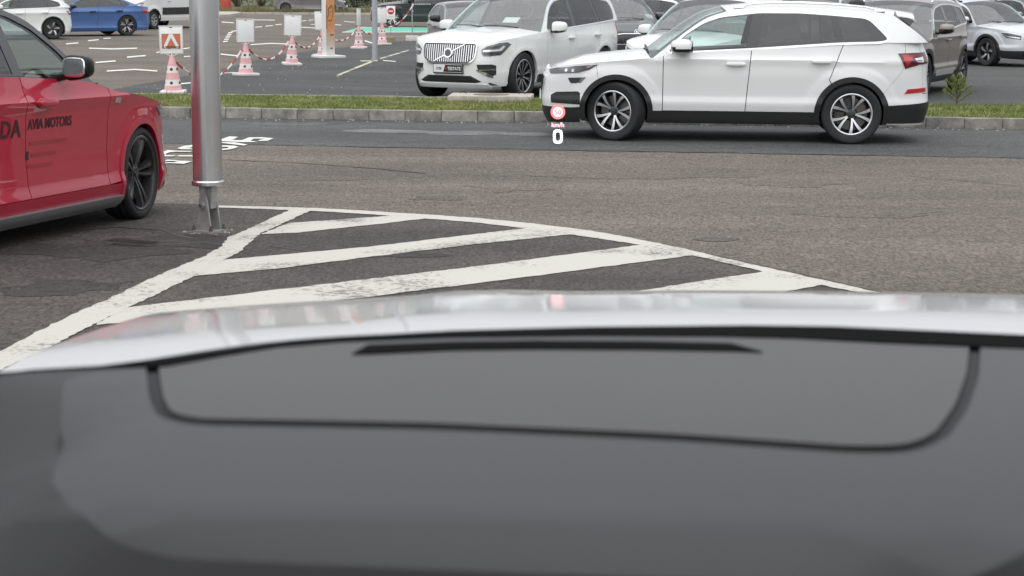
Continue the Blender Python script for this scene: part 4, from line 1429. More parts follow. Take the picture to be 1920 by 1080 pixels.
def asphalt(name, col, col2, big=0.35, speck=0.5, rough=0.82, bstr=0.5):
    m = bpy.data.materials.new(name)
    m.use_nodes = True
    t = m.node_tree
    b = t.nodes['Principled BSDF']
    N, Lk = t.nodes.new, t.links.new
    tc = N('ShaderNodeTexCoord')
    n1 = N('ShaderNodeTexNoise'); n1.inputs['Scale'].default_value = big; n1.inputs['Detail'].default_value = 9; n1.inputs['Roughness'].default_value = 0.62
    mp = N('ShaderNodeMapping'); mp.inputs['Scale'].default_value = (0.45, 1.0, 1.0)
    Lk(tc.outputs['Object'], mp.inputs['Vector']); Lk(mp.outputs[0], n1.inputs['Vector'])
    r1 = N('ShaderNodeValToRGB')
    r1.color_ramp.elements[0].position = 0.34; r1.color_ramp.elements[1].position = 0.66
    r1.color_ramp.elements[0].color = (*col2, 1); r1.color_ramp.elements[1].color = (*col, 1)
    Lk(n1.outputs['Fac'], r1.inputs['Fac'])
    n2 = N('ShaderNodeTexNoise'); n2.inputs['Scale'].default_value = 48; n2.inputs['Detail'].default_value = 4; n2.inputs['Roughness'].default_value = 0.8
    mp2 = N('ShaderNodeMapping'); mp2.inputs['Scale'].default_value = (1.0, 0.3, 1.0)
    Lk(tc.outputs['Object'], mp2.inputs['Vector']); Lk(mp2.outputs[0], n2.inputs['Vector'])
    r2 = N('ShaderNodeValToRGB')
    r2.color_ramp.elements[0].position = 0.30; r2.color_ramp.elements[1].position = 0.70
    a = 1 - speck
    r2.color_ramp.elements[0].color = (a, a, a, 1); r2.color_ramp.elements[1].color = (1 + speck, 1 + speck, 1 + speck * 0.95, 1)
    Lk(n2.outputs['Fac'], r2.inputs['Fac'])
    n3 = N('ShaderNodeTexNoise'); n3.inputs['Scale'].default_value = 7.0; n3.inputs['Detail'].default_value = 6; n3.inputs['Roughness'].default_value = 0.85
    Lk(tc.outputs['Object'], n3.inputs['Vector'])
    r3 = N('ShaderNodeMapRange'); r3.inputs['From Min'].default_value = 0.3; r3.inputs['From Max'].default_value = 0.7; r3.inputs['To Min'].default_value = 0.72; r3.inputs['To Max'].default_value = 1.28
    Lk(n3.outputs['Fac'], r3.inputs['Value'])
    m3 = N('ShaderNodeVectorMath'); m3.operation = 'SCALE'
    # faint wheel tracks along the direction of travel
    mp4 = N('ShaderNodeMapping'); mp4.inputs['Scale'].default_value = (0.05, 0.85, 1.0); mp4.inputs['Rotation'].default_value = (0, 0, 0.09)
    n4 = N('ShaderNodeTexNoise'); n4.inputs['Scale'].default_value = 1.0; n4.inputs['Detail'].default_value = 7; n4.inputs['Roughness'].default_value = 0.7
    Lk(tc.outputs['Object'], mp4.inputs['Vector']); Lk(mp4.outputs[0], n4.inputs['Vector'])
    r4 = N('ShaderNodeMapRange'); r4.inputs['From Min'].default_value = 0.3; r4.inputs['From Max'].default_value = 0.7; r4.inputs['To Min'].default_value = 0.88; r4.inputs['To Max'].default_value = 1.10
    Lk(n4.outputs['Fac'], r4.inputs['Value'])
    m4 = N('ShaderNodeMath'); m4.operation = 'MULTIPLY'
    Lk(r3.outputs['Result'], m4.inputs[0]); Lk(r4.outputs['Result'], m4.inputs[1])
    Lk(r1.outputs['Color'], m3.inputs[0]); Lk(m4.outputs[0], m3.inputs['Scale'])
    mx = N('ShaderNodeMix'); mx.data_type = 'RGBA'; mx.blend_type = 'MULTIPLY'; mx.inputs['Factor'].default_value = 1.0
    Lk(m3.outputs['Vector'], mx.inputs['A']); Lk(r2.outputs['Color'], mx.inputs['B'])
    # pale stone chips in the surface
    v = N('ShaderNodeTexVoronoi'); v.inputs['Scale'].default_value = 16
    Lk(tc.outputs['Object'], v.inputs['Vector'])
    rv = N('ShaderNodeValToRGB')
    rv.color_ramp.elements[0].position = 0.0; rv.color_ramp.elements[0].color = (1, 1, 1, 1)
    rv.color_ramp.elements[1].position = 0.16; rv.color_ramp.elements[1].color = (0, 0, 0, 1)
    Lk(v.outputs['Distance'], rv.inputs['Fac'])
    wn = N('ShaderNodeMath'); wn.operation = 'GREATER_THAN'; wn.inputs[1].default_value = 0.86
    Lk(v.outputs['Color'], wn.inputs[0])
    mul = N('ShaderNodeMath'); mul.operation = 'MULTIPLY'
    Lk(rv.outputs['Color'], mul.inputs[0]); Lk(wn.outputs[0], mul.inputs[1])
    m2 = N('ShaderNodeMix'); m2.data_type = 'RGBA'
    m2.inputs['B'].default_value = (0.36, 0.34, 0.31, 1)
    Lk(mul.outputs[0], m2.inputs['Factor']); Lk(mx.outputs['Result'], m2.inputs['A'])
    Lk(m2.outputs['Result'], b.inputs['Base Color'])
    b.inputs['Roughness'].default_value = rough
    b.inputs['Specular IOR Level'].default_value = 0.35
    bp = N('ShaderNodeBump'); bp.inputs['Strength'].default_value = bstr; bp.inputs['Distance'].default_value = 0.012
    Lk(n2.outputs['Fac'], bp.inputs['Height']); Lk(bp.outputs[0], b.inputs['Normal'])
    return m


def worn_paint(name, col, wear=0.45, scale=30.0, under=(0.07, 0.065, 0.06)):
    """road paint rubbed off in grains down to the asphalt"""
    m = bpy.data.materials.new(name)
    m.use_nodes = True
    t = m.node_tree
    b = t.nodes['Principled BSDF']
    N, Lk = t.nodes.new, t.links.new
    tc = N('ShaderNodeTexCoord')
    n1 = N('ShaderNodeTexNoise'); n1.inputs['Scale'].default_value = scale; n1.inputs['Detail'].default_value = 6; n1.inputs['Roughness'].default_value = 0.75
    n2 = N('ShaderNodeTexNoise'); n2.inputs['Scale'].default_value = 1.6; n2.inputs['Detail'].default_value = 5
    Lk(tc.outputs['Object'], n1.inputs['Vector']); Lk(tc.outputs['Object'], n2.inputs['Vector'])
    ma = N('ShaderNodeMath'); ma.operation = 'MULTIPLY_ADD'; ma.inputs[1].default_value = 0.9; Lk(n2.outputs['Fac'], ma.inputs[0]); Lk(n1.outputs['Fac'], ma.inputs[2])
    r = N('ShaderNodeValToRGB')
    r.color_ramp.elements[0].position = wear + 0.165; r.color_ramp.elements[1].position = wear + 0.29
    r.color_ramp.elements[0].color = (*under, 1); r.color_ramp.elements[1].color = (*col, 1)
    Lk(ma.outputs[0], r.inputs['Fac']); Lk(r.outputs['Color'], b.inputs['Base Color'])
    b.inputs['Roughness'].default_value = 0.75
    bp = N('ShaderNodeBump'); bp.inputs['Strength'].default_value = 0.4; bp.inputs['Distance'].default_value = 0.006
    Lk(n1.outputs['Fac'], bp.inputs['Height']); Lk(bp.outputs[0], b.inputs['Normal'])
    return m


A_LANE = asphalt('worn brown asphalt', (0.150, 0.126, 0.107), (0.098, 0.082, 0.071), 0.5, 0.85)
A_DARK = asphalt('dark patched asphalt', (0.074, 0.074, 0.072), (0.046, 0.047, 0.048), 0.5, 0.8)
A_STRIP = asphalt('blue grey asphalt strip', (0.084, 0.085, 0.084), (0.055, 0.058, 0.059), 0.8, 0.7)
A_BAY = asphalt('dark bay asphalt', (0.080, 0.068, 0.060), (0.042, 0.037, 0.035), 0.75, 0.9, bstr=0.7)
A_FAR = asphalt('far road asphalt', (0.155, 0.140, 0.130), (0.120, 0.110, 0.103), 0.2)
PAINTW = worn_paint('white road paint', (0.50, 0.485, 0.435), 0.60, 30.0, (0.17, 0.155, 0.14))
PAINTF = worn_paint('far white road paint', (0.62, 0.61, 0.57), 0.52, 8)
PAINTY = worn_paint('yellowed road paint', (0.48, 0.45, 0.34), 0.66, 8)
PAINTG = worn_paint('green road paint', (0.11, 0.42, 0.30), 0.50, 5)

# base sheet
ys = [-3000, -200, -40, -14] + list(np.arange(-13, 24.1, 1.0)) + [30, 60, 120, 300, 3000]
V, Fc = [], []
for y in ys:
    for x in (-3000, -60, -15, 0, 15, 60, 3000):
        V.append((x, y, gz(y)))
for i in range(len(ys) - 1):
    for j in range(6):
        Fc.append((i * 7 + j, i * 7 + j + 1, (i + 1) * 7 + j + 1, (i + 1) * 7 + j))
tag(mesh('parking_ground', V, Fc, A_LANE, None, 0.5), kind='structure')


def sheet(name, pts, lift, m, kind='structure', parent=None, step=0.6, rag=0.0):
    """flat sheet on the yard surface from world points"""
    poly = [(p[0], p[1]) for p in pts]
    if rag:
        poly = [(x + random.uniform(-rag, rag), y + random.uniform(-rag, rag)) for x, y in resample(poly, 0.06)]
    V, T = flat(poly, step)
    P = [(x, y, gz(y) + lift) for x, y in V]
    o = mesh(name, P, [tuple(t) for t in T], m, parent, 0.5)
    if kind and parent is None:
        o['kind'] = kind
    return o


def crom_w(P):
    return [Vector((x, y, 0)) for x, y in crom([(p.x, p.y) for p in P], 5, True)]


def pix(pts):
    return [gs(*p) for p in pts]


def band(pts, wd):
    """strip of a given width along world points"""
    P = [Vector((p[0], p[1], 0)) for p in pts]
    L, Rr = [], []
    for i, p in enumerate(P):
        d = (P[min(i + 1, len(P) - 1)] - P[max(i - 1, 0)]).normalized()
        n = Vector((-d.y, d.x, 0)) * wd / 2
        L.append(p + n); Rr.append(p - n)
    return L + Rr[::-1]


K0, K1 = gs(430, 222), gs(1900, 243)
KD = (K1 - K0).normalized()
KN = Vector((-KD.y, KD.x, 0))                   # away from the camera
kp = lambda s, d=0.0: K0 + KD * s + KN * d      # coordinates along and behind the kerb face
# newer strip in front of the kerb
e0, e1 = gs(430, 271), gs(1920, 297)
ed = (e1 - e0)
edge = [e0 + ed * k + Vector((0, random.uniform(-0.035, 0.035) + 0.05 * math.sin(k * 23) + 0.04 * math.sin(k * 61), 0)) for k in np.linspace(-0.9, 1.9, 260)]
far = [kp(s, 0.06) for s in np.linspace(26, -10, 20)]
sheet('asphalt_strip', edge + far, 0.004, A_STRIP, step=1.0)
# yard behind the planted strip
lot = [kp(40, 2.0), kp(40, 60), gs(1100, 40), gs(860, 66), gs(735, 78), gs(700, 84), gs(590, 94), gs(520, 104), gs(420, 128), gs(300, 152), gs(150, 178), kp(-8, 2.0)]
sheet('display_yard', lot, 0.004, A_DARK, step=3.0)
# parking bays under and beside the hatched area
bay = pix([(418, 385), (560, 388), (700, 397), (880, 408), (1070, 431), (1250, 460), (1440, 500), (1650, 548)]) + [Vector((2.9, 7.0, 0)), Vector((3.6, 2.0, 0)), Vector((3.8, -3, 0)), Vector((-9, -3, 0)), Vector((-9, 9, 0)), Vector((-5.6, 13.6, 0)), Vector((-3.2, 14.0, 0))]
sheet('parking_bay', bay, 0.004, A_BAY, step=0.8)

# hatched area: outline and bars, each a painted sheet
hatch = empty('hatched_marking')
tag(hatch, kind='structure')


def hm(name, pts, lift=0.0083, m=PAINTW, step=0.25):
    o = sheet(name, pix(pts), lift, m, None, None, step, 0.009)
    o.parent = hatch
    return o


hm('painted_line', [(409, 387), (500, 389), (600, 392), (700, 398), (800, 404), (900, 411), (1000, 421), (1100, 433), (1200, 451), (1300, 472), (1400, 496), (1500, 518), (1600, 540), (1660, 554),
                    (1620, 552), (1560, 541), (1460, 519), (1370, 497), (1270, 475), (1180, 458), (1080, 443), (985, 430), (890, 419), (790, 411), (700, 404), (600, 398), (500, 394), (409, 391)])
hm('painted_line', [(545, 395), (583, 396), (530, 421), (486, 441), (470, 455), (450, 475), (412, 492), (360, 521), (300, 552), (240, 580), (170, 615), (100, 650), (-30, 712), (-90, 706), (-10, 668), (50, 635), (120, 600), (200, 565), (260, 535), (330, 505), (385, 482), (415, 465), (428, 447), (450, 438)], 0.0086)
hm('painted_bar', [(542, 420), (780, 403), (822, 409), (690, 424), (560, 438), (489, 441)], 0.008)
hm('painted_bar', [(413, 490), (700, 464), (1000, 428), (1085, 440), (900, 459), (700, 483), (520, 506), (352, 521)], 0.008)
hm('painted_bar', [(232, 580), (560, 541), (900, 501), (1210, 460), (1320, 478), (1000, 520), (700, 558), (440, 590), (180, 612)], 0.008)
hm('painted_bar', [(1190, 549), (1440, 510), (1556, 534), (1330, 575), (1100, 610), (700, 670), (600, 655), (900, 600)], 0.008)
# lettering on the lane, partly hidden by the pole
let = empty('lane_lettering')
tag(let, kind='structure')
q = lambda x, y: (280 + x / 7.385, 240 + y / 7.385)
for poly in [
    [(120, 500), (300, 500), (480, 508), (590, 474), (420, 462), (250, 450), (200, 470), (330, 470), (400, 482), (330, 488), (120, 487)],
    [(40, 432), (150, 428), (225, 440), (200, 462), (60, 462)],
    [(150, 395), (160, 350), (260, 316), (380, 326), (605, 330), (560, 342), (370, 340), (280, 348), (220, 372), (240, 388), (370, 390), (330, 404), (210, 406)],
    [(370, 398), (420, 390), (700, 388), (700, 406), (420, 406)],
    [(385, 292), (480, 258), (620, 244), (700, 244), (700, 256), (560, 280), (620, 296), (700, 296), (700, 308), (440, 306)],
    [(960, 178), (1040, 150), (1110, 126), (1235, 132), (1160, 172), (1090, 176), (1280, 180), (1380, 140), (1560, 138), (1722, 152), (1640, 186), (1500, 192), (1540, 172), (1610, 160), (1450, 156), (1400, 186), (1500, 205), (1300, 206), (960, 192)],
    [(960, 208), (1180, 208), (1360, 240), (1310, 254), (1150, 236), (1020, 220), (960, 222)],
    [(960, 256), (1060, 252), (1180, 256), (1236, 272), (1150, 302), (1030, 318), (960, 318), (960, 300), (1080, 292), (1100, 274), (960, 270)],
]:
    o = sheet('letter', pix([q(*p) for p in poly]), 0.010, PAINTF, None, None, 0.3)
    o.parent = let

# far road markings
fm = empty('far_road_marking')
tag(fm, kind='structure')


def line_px(pts, w_px, m=PAINTF, lift=0.010, nm='painted_line'):
    up_, lo_ = [(x, y - w_px / 2) for x, y in pts], [(x, y + w_px / 2) for x, y in pts]
    o = sheet(nm, pix(up_ + lo_[::-1]), lift, m, None, None, 2.0)
    o.parent = fm


z1 = lambda x, y: (x / 2.454, y / 2.454)
z3 = lambda x, y: (270 + x / 4.8, y / 4.8)
for pts, w_ in [([(167, 91), (210, 92.5), (257, 91)], 2.2), ([(238, 108), (273, 105)], 2.6), ([(179, 118), (217, 115)], 2.4), ([(200, 134), (253, 131), (295, 134)], 2.4), ([(124, 83), (147, 81)], 2), ([(165, 77), (185, 75)], 2), ([(194, 72.6), (208, 72)], 1.6), ([(293, 99), (365, 89)], 2), ([(345, 107), (372, 105)], 1.8),
                ([z3(700, 200), z3(810, 208)], 1.6), ([z3(960, 180), z3(1180, 183)], 1.2), ([z3(960, 405), z3(1140, 393), z3(1310, 400)], 1.8), ([z3(690, 490), z3(840, 506)], 2.2), ([z3(1410, 246), z3(1600, 258)], 1.4), ([z3(1500, 222), z3(1620, 226)], 1.2), ([z3(1720, 224), z3(1775, 229)], 1.2), ([z3(1800, 195), z3(1900, 203)], 1.0),
                ([z3(1000, 247), z3(1062, 242)], 1.5), ([z3(1092, 238), z3(1162, 232)], 1.5), ([z3(1182, 226), z3(1240, 220)], 1.4), ([z3(1420, 191), z3(1462, 187)], 1.1), ([z3(1480, 184), z3(1527, 180)], 1.1), ([z3(1548, 174), z3(1592, 170)], 1.0)]:
    line_px(pts, w_)
for x0, y0 in ((712, 378), (722, 358), (734, 337), (745, 317), (756, 299)):
    line_px([z3(x0, y0), z3(x0 + 42, y0 - 4)], 2.2)
line_px([z3(785, 286), z3(832, 279)], 1.6)
# yard lines
line_px([(631, 143), (665, 129), (700, 115)], 3.4, PAINTY)
line_px([(712, 111), (735, 104), (766, 95)], 2.4, PAINTY)
line_px([(676, 115), (708, 114.5)], 2.0, PAINTY)
line_px([(718, 114), (742, 116)], 1.6, PAINTF)
line_px([(684, 77), (700, 82)], 2.4, PAINTF)
line_px([(338, 158), (362, 156)], 2.2, PAINTF)
line_px([(415, 138), (440, 137)], 1.6, PAINTF)
o = sheet('green_bay', pix([(641, 60.5), (674, 51.5), (1000, 51), (1000, 61)]), 0.006, PAINTG, 'structure', None, 3.0)
line_px([(641, 60.8), (760, 60.6), (900, 60.8)], 1.0)
line_px([(674, 51.4), (760, 51.2), (900, 51.0)], 0.8)

# ------------------------------------------------------------------ planted strip with kerb
CONC = mat('kerb concrete', (0.235, 0.222, 0.20), rough=0.9, noise=(4.0, 0.6), bump=(60, 0.5))
SOIL = mat('turf soil', (0.075, 0.080, 0.035), rough=1.0, noise=(5, 0.5), bump=(40, 1.0))
KH = 0.145
s0, s1 = -1.55, 24.0
depth = 3.05
rad = depth / 2
kerb = empty('kerb')
tag(kerb, kind='structure')
path = []
s = s0
pts = []
# front run, then the rounded end, then the back run
n_front = int((s1 - s0) / 0.5)
kst = []
for i in range(n_front):
    a, b = kp(s0 + i * 0.5), kp(s0 + (i + 1) * 0.5)
    kst.append((a, b))
na = int(math.pi * rad / 0.5)
arc = [kp(s0, rad) + (-KN * math.cos(t) - KD * math.sin(t)) * rad for t in np.linspace(0, math.pi, na + 1)]
for i in range(na):
    kst.append((arc[i + 1], arc[i]))
for i in range(12):
    kst.append((kp(s0 + (i + 1) * 0.5, depth), kp(s0 + i * 0.5, depth)))
for i, (a, b) in enumerate(kst):
    L = (b - a).length
    v, f = box(0, 0, 0, L - 0.004 - random.uniform(0, 0.005), 0.14, 0.25, 0.012)
    v = [(p[0] + random.uniform(-.001, .001), p[1], p[2]) for p in v]
    o = mesh('kerb_stone', v, f, CONC, kerb, 0.5)
    d = (b - a).normalized()
    mid = (a + b) / 2
    nn = Vector((-d.y, d.x, 0))
    o.location = (mid.x + nn.x * 0.07, mid.y + nn.y * 0.07, KH - 0.125 + random.uniform(-0.004, 0.004))
    o.rotation_euler = (random.uniform(-.008, .008), random.uniform(-.006, .006), math.atan2(d.y, d.x))
# mortar bed that shows in the joints
inner = [kp(s, 0.02) for s in np.linspace(s0, s1, 30)] + [kp(s, depth - 0.02) for s in np.linspace(s1, s0, 30)] + [kp(s0, rad) + (-KN * math.cos(t) - KD * math.sin(t)) * (rad - 0.02) for t in np.linspace(math.pi, 0, 20)][1:-1]
v = [(p.x, p.y, 0.0) for p in inner] + [(p.x, p.y, KH - 0.02) for p in inner]
n = len(inner)
Fc = [tuple(range(n, 2 * n))] + [(i, (i + 1) % n, n + (i + 1) % n, n + i) for i in range(n)]
tag(mesh('median_bed', v, Fc, SOIL, None, 0), kind='structure')


def leaf_mat(name, c1, c2, c3, sc=3.0):
    m = bpy.data.materials.new(name)
    m.use_nodes = True
    t = m.node_tree
    b = t.nodes['Principled BSDF']
    tc = t.nodes.new('ShaderNodeTexCoord')
    n = t.nodes.new('ShaderNodeTexNoise'); n.inputs['Scale'].default_value = sc; n.inputs['Detail'].default_value = 8; n.inputs['Roughness'].default_value = 0.8
    t.links.new(tc.outputs['Object'], n.inputs['Vector'])
    r = t.nodes.new('ShaderNodeValToRGB')
    r.color_ramp.elements[0].position = 0.30; r.color_ramp.elements[0].color = (*c1, 1)
    r.color_ramp.elements[1].position = 0.72; r.color_ramp.elements[1].color = (*c3, 1)
    e = r.color_ramp.elements.new(0.5); e.color = (*c2, 1)
    t.links.new(n.outputs['Fac'], r.inputs['Fac'])
    t.links.new(r.outputs['Color'], b.inputs['Base Color'])
    b.inputs['Roughness'].default_value = 0.6
    b.inputs['Specular IOR Level'].default_value = 0.3
    return m


GRASSM = leaf_mat('grass blades', (0.10, 0.135, 0.032), (0.19, 0.225, 0.062), (0.40, 0.36, 0.17), 1.5)
rng = np.random.default_rng(3)
NB = 95000
sv = rng.uniform(s0 - rad, 15.0, NB)
dv = rng.uniform(0.13, depth - 0.10, NB)
ok = (sv > s0) | (((sv - s0) ** 2 + (dv - rad) ** 2) < (rad - 0.13) ** 2)
sv, dv = sv[ok], dv[ok]
# keep the concrete cover slab clear
slab_c = gp(921, 183, 0.16)
slab_s = (slab_c - K0).dot(KD)
slab_d = (slab_c - K0).dot(KN)
ok = ~((np.abs(sv - slab_s) < 0.60) & (np.abs(dv - slab_d) < 0.42))
sv, dv = sv[ok], dv[ok]
bare = np.sin(sv * 2.9 + 1.3 * np.sin(dv * 4.1)) * np.sin(dv * 5.3 + 0.8 * np.sin(sv * 3.7))
ok = (bare < 0.45) | (rng.random(len(sv)) < 0.25)
sv, dv = sv[ok], dv[ok]
nb = len(sv)
bx = K0.x + KD.x * sv + KN.x * dv
by = K0.y + KD.y * sv + KN.y * dv
pat = 0.5 + 0.5 * np.sin(sv * 1.7 + np.sin(dv * 3.1) * 1.5) * np.sin(dv * 2.3 + sv * 0.6)
hh = (0.014 + 0.022 * rng.random(nb) + 0.028 * pat * rng.random(nb)) * (1 + 1.2 * (rng.random(nb) > 0.985))
an = rng.uniform(0, 2 * math.pi, nb)
ln = rng.uniform(0.1, 1.2, nb) * hh
la = rng.uniform(0, 2 * math.pi, nb)
wd = rng.uniform(0.004, 0.009, nb)
z0 = np.full(nb, KH - 0.022)
V = np.empty((nb, 3, 3))
V[:, 0] = np.stack([bx - wd * np.cos(an), by - wd * np.sin(an), z0], -1)
V[:, 1] = np.stack([bx + wd * np.cos(an), by + wd * np.sin(an), z0], -1)
V[:, 2] = np.stack([bx + ln * np.cos(la), by + ln * np.sin(la), z0 + hh], -1)
me = bpy.data.meshes.new('grass')
me.from_pydata(V.reshape(-1, 3).tolist(), [], np.arange(nb * 3).reshape(-1, 3).tolist())
go = link('grass', me, GRASSM)
tag(go, 'short green grass growing on the planted strip behind the kerb', 'grass', kind='stuff')

# concrete cover slab in the grass
sl_o = empty('cover_slab', (slab_c.x, slab_c.y, KH - 0.03), math.atan2(KD.y, KD.x) + 0.03)
tag(sl_o, 'pale concrete manhole slab lying in the grass before the slatted grille', 'slab')
SLABM = mat('pale concrete', (0.40, 0.37, 0.32), rough=0.9, noise=(6, 0.25), bump=(50, 0.4))
mesh('slab', *join([box(0, 0, 0.035, 1.25, 0.80, 0.11, 0.015)]), SLABM, sl_o, 0.5)
v, f = lathe([(0.001, 0.095), (0.27, 0.095), (0.275, 0.088)], 28, 'Z')
mesh('lid', v, f, mat('rusty lid', (0.16, 0.12, 0.09), rough=0.8, noise=(12, 0.4)), sl_o, 0.5)
for sx in (-0.45, 0.45):
    mesh('lifting_loop', *tube([(sx - 0.05, 0.25, 0.085), (sx - 0.03, 0.25, 0.12), (sx + 0.03, 0.25, 0.12), (sx + 0.05, 0.25, 0.085)], 0.008, 6), BLACKP, sl_o, 0.8)

# pine sapling
sp_p = gp(1793, 196, KH)
sap = empty('pine_sapling', (sp_p.x, sp_p.y, KH - 0.03))
tag(sap, 'small pale green pine sapling growing in the grass by the kerb', 'sapling')
BARK = mat('bark', (0.09, 0.065, 0.045), rough=0.9, noise=(20, 0.4))
PINE = leaf_mat('pine needles', (0.15, 0.19, 0.06), (0.24, 0.28, 0.10), (0.36, 0.36, 0.17), 20)
parts, need = [tube([(0, 0, 0), (0.01, 0, 0.15), (-0.005, 0.01, 0.32), (0.0, 0, 0.42)], [0.012, 0.010, 0.007, 0.004], 6)], []
rr = random.Random(5)
NV, NF = [], []
for k in range(16):
    z = 0.05 + 0.34 * k / 15
    a = k * 2.4
    L = 0.20 * (1 - 0.55 * k / 15) + rr.uniform(-.03, .03)
    e = Vector((math.cos(a) * L, math.sin(a) * L, z + L * 0.75))
    b0 = Vector((0, 0, z))
    parts.append(tube([b0, b0.lerp(e, 0.6) + Vector((0, 0, -0.01)), e], [0.006, 0.004, 0.002], 5))
    for j in range(100):
        p = b0.lerp(e, rr.uniform(0.25, 1.05))
        d = ((e - b0).normalized() * 0.7 + Vector((rr.gauss(0, .6), rr.gauss(0, .6), rr.gauss(0.2, .6)))).normalized() * rr.uniform(0.04, 0.075)
        s = d.cross(Vector((rr.random(), rr.random(), rr.random()))).normalized() * 0.004
        k0 = len(NV)
        NV += [p - s, p + s, p + d]
        NF.append((k0, k0 + 1, k0 + 2))
mesh('trunk', *join(parts), BARK, sap, 0.8)
o = mesh('needles', NV, NF, PINE, sap, 0)
o['kind'] = 'stuff'

# ------------------------------------------------------------------ cracks, repair spot and damp patches
TAR = mat('tar seam', (0.022, 0.021, 0.021), rough=0.5)
wear = empty('asphalt_seam')
tag(wear, kind='structure')


def seam(pts, wd, m=TAR, jit=0.02):
    P = pix(pts)
    Q = []
    for i in range(len(P) - 1):
        n_ = max(2, int((P[i + 1] - P[i]).length / 0.15))
        for k in range(n_):
            Q.append(P[i].lerp(P[i + 1], k / n_) + Vector((random.uniform(-jit, jit), random.uniform(-jit, jit), 0)))
    Q.append(P[-1])
    V, Fc = [], []
    for i, p in enumerate(Q):
        t_ = (Q[min(i + 1, len(Q) - 1)] - Q[max(i - 1, 0)]).normalized()
        n_ = Vector((-t_.y, t_.x, 0)) * wd * random.uniform(0.4, 1.0) * 0.5
        V += [(p.x + n_.x, p.y + n_.y, gz(p.y) + 0.0065), (p.x - n_.x, p.y - n_.y, gz(p.y) + 0.0065)]
        if i:
            k = 2 * i
            Fc.append((k - 2, k - 1, k + 1, k))
    mesh('seam', V, Fc, m, wear, 0)


seam([(420, 300), (560, 306), (700, 316), (800, 326)], 0.05)
seam([(500, 462), (620, 478), (700, 470), (820, 462)], 0.02)
seam([(160, 452), (280, 462), (380, 455), (470, 468)], 0.03)
seam([(60, 440), (220, 428), (300, 433), (360, 448)], 0.03)
seam([(430, 271), (900, 280), (1300, 286), (1920, 297)], 0.05, TAR, 0.03)
seam([(1700, 330), (1920, 350)], 0.02)
seam([(470, 156), (600, 158), (780, 166)], 0.06)
seam([(640, 160), (760, 158)], 0.04)
PATCH = asphalt('repair spot', (0.115, 0.10, 0.088), (0.085, 0.074, 0.066), 2.0, 0.7)
ca, cb_ = gs(1342, 449), gs(1382, 449)
ra_ = (cb_ - ca).length
o = sheet('repair_spot', [ca + Vector((ra_ * math.cos(a) * random.uniform(.9, 1.1), ra_ * 0.9 * math.sin(a), 0)) for a in np.linspace(0, 2 * math.pi, 22, endpoint=False)], 0.003, PATCH, None, None, 0.1)
o.parent = wear
rq = random.Random(31)
STAIN = asphalt('oil darkened lane', (0.142, 0.119, 0.101), (0.094, 0.079, 0.068), 0.6, 0.85)
STAINB = asphalt('oil darkened bay', (0.045, 0.039, 0.036), (0.024, 0.022, 0.021), 1.5, 0.9)
for px, py, rx, ry, m_ in ((620, 335, 0.5, 0.25, STAIN), (960, 350, 0.35, 0.5, STAIN), (1180, 330, 0.9, 0.3, STAIN), (1620, 400, 0.6, 0.3, STAIN), (1480, 345, 0.4, 0.35, STAIN), (820, 372, 0.25, 0.2, STAIN),
                           (330, 455, 0.55, 0.35, STAINB), (180, 470, 0.45, 0.5, STAINB), (120, 540, 0.35, 0.3, STAINB), (760, 480, 0.3, 0.12, STAINB)):
    p_ = gs(px, py)
    an_ = np.linspace(0, 2 * math.pi, 40, endpoint=False)
    ph = [rq.uniform(0, 6.28) for _ in range(4)]
    o = sheet('oil_stain', [p_ + Vector((rx * math.cos(a) * (1 + .25 * math.sin(2 * a + ph[0]) + .18 * math.sin(5 * a + ph[1])) + rq.uniform(-.02, .02), ry * math.sin(a) * (1 + .25 * math.sin(3 * a + ph[2]) + .15 * math.sin(7 * a + ph[3])) + rq.uniform(-.02, .02), 0)) for a in an_], 0.0022 if m_ is STAIN else 0.006, m_, None, None, 0.15)
    o.parent = wear
DAMP = asphalt('damp asphalt', (0.050, 0.052, 0.053), (0.036, 0.038, 0.040), 2.0, 0.3, rough=0.22, bstr=0.15)
for pts in ([(800, 250), (860, 246), (930, 247), (960, 251), (900, 254), (830, 254)], [(450, 229), (560, 227), (640, 232), (560, 236), (470, 234)]):
    o = sheet('damp_patch', crom_w(pix(pts)), 0.006, DAMP, None, None, 0.3)
    o.parent = wear
STREAK = asphalt('pale grey streak', (0.19, 0.19, 0.185), (0.12, 0.122, 0.12), 3.0, 0.5)  # lighter grey than the strip around it
for pts in ([(640, 246), (700, 243), (800, 246), (840, 249), (760, 250), (680, 249)], [(930, 252), (1000, 249), (1060, 253), (1000, 256)]):
    o = sheet('pale_streak', crom_w(pix(pts)), 0.0062, STREAK, None, None, 0.3)
    o.parent = wear
# small stones and scraps scattered on the yard
rs_ = np.random.default_rng(21)
V, Fc = [], []
for k in range(420):
    if k < 260:
        p = kp(rs_.uniform(-7, 9), rs_.uniform(3.3, 16))
    else:
        p = kp(rs_.uniform(-4, 14), rs_.uniform(-0.35, -0.02))
    s_c = rs_.uniform(0.006, 0.02)
    v_, f_ = sell((p.x, p.y, 0.008), (s_c, s_c * rs_.uniform(.5, 1), s_c * 0.5), 1.2, 1.2, 5, 3)
    k0 = len(V)
    V += v_
    Fc += [[i + k0 for i in q_] for q_ in f_]
o = mesh('loose_chips', V, Fc, mat('pale stone chips', (0.42, 0.40, 0.37), 0.9), None, 0)
tag(o, 'pale stone chips scattered over the asphalt around the planted strip', 'chips', kind='stuff')
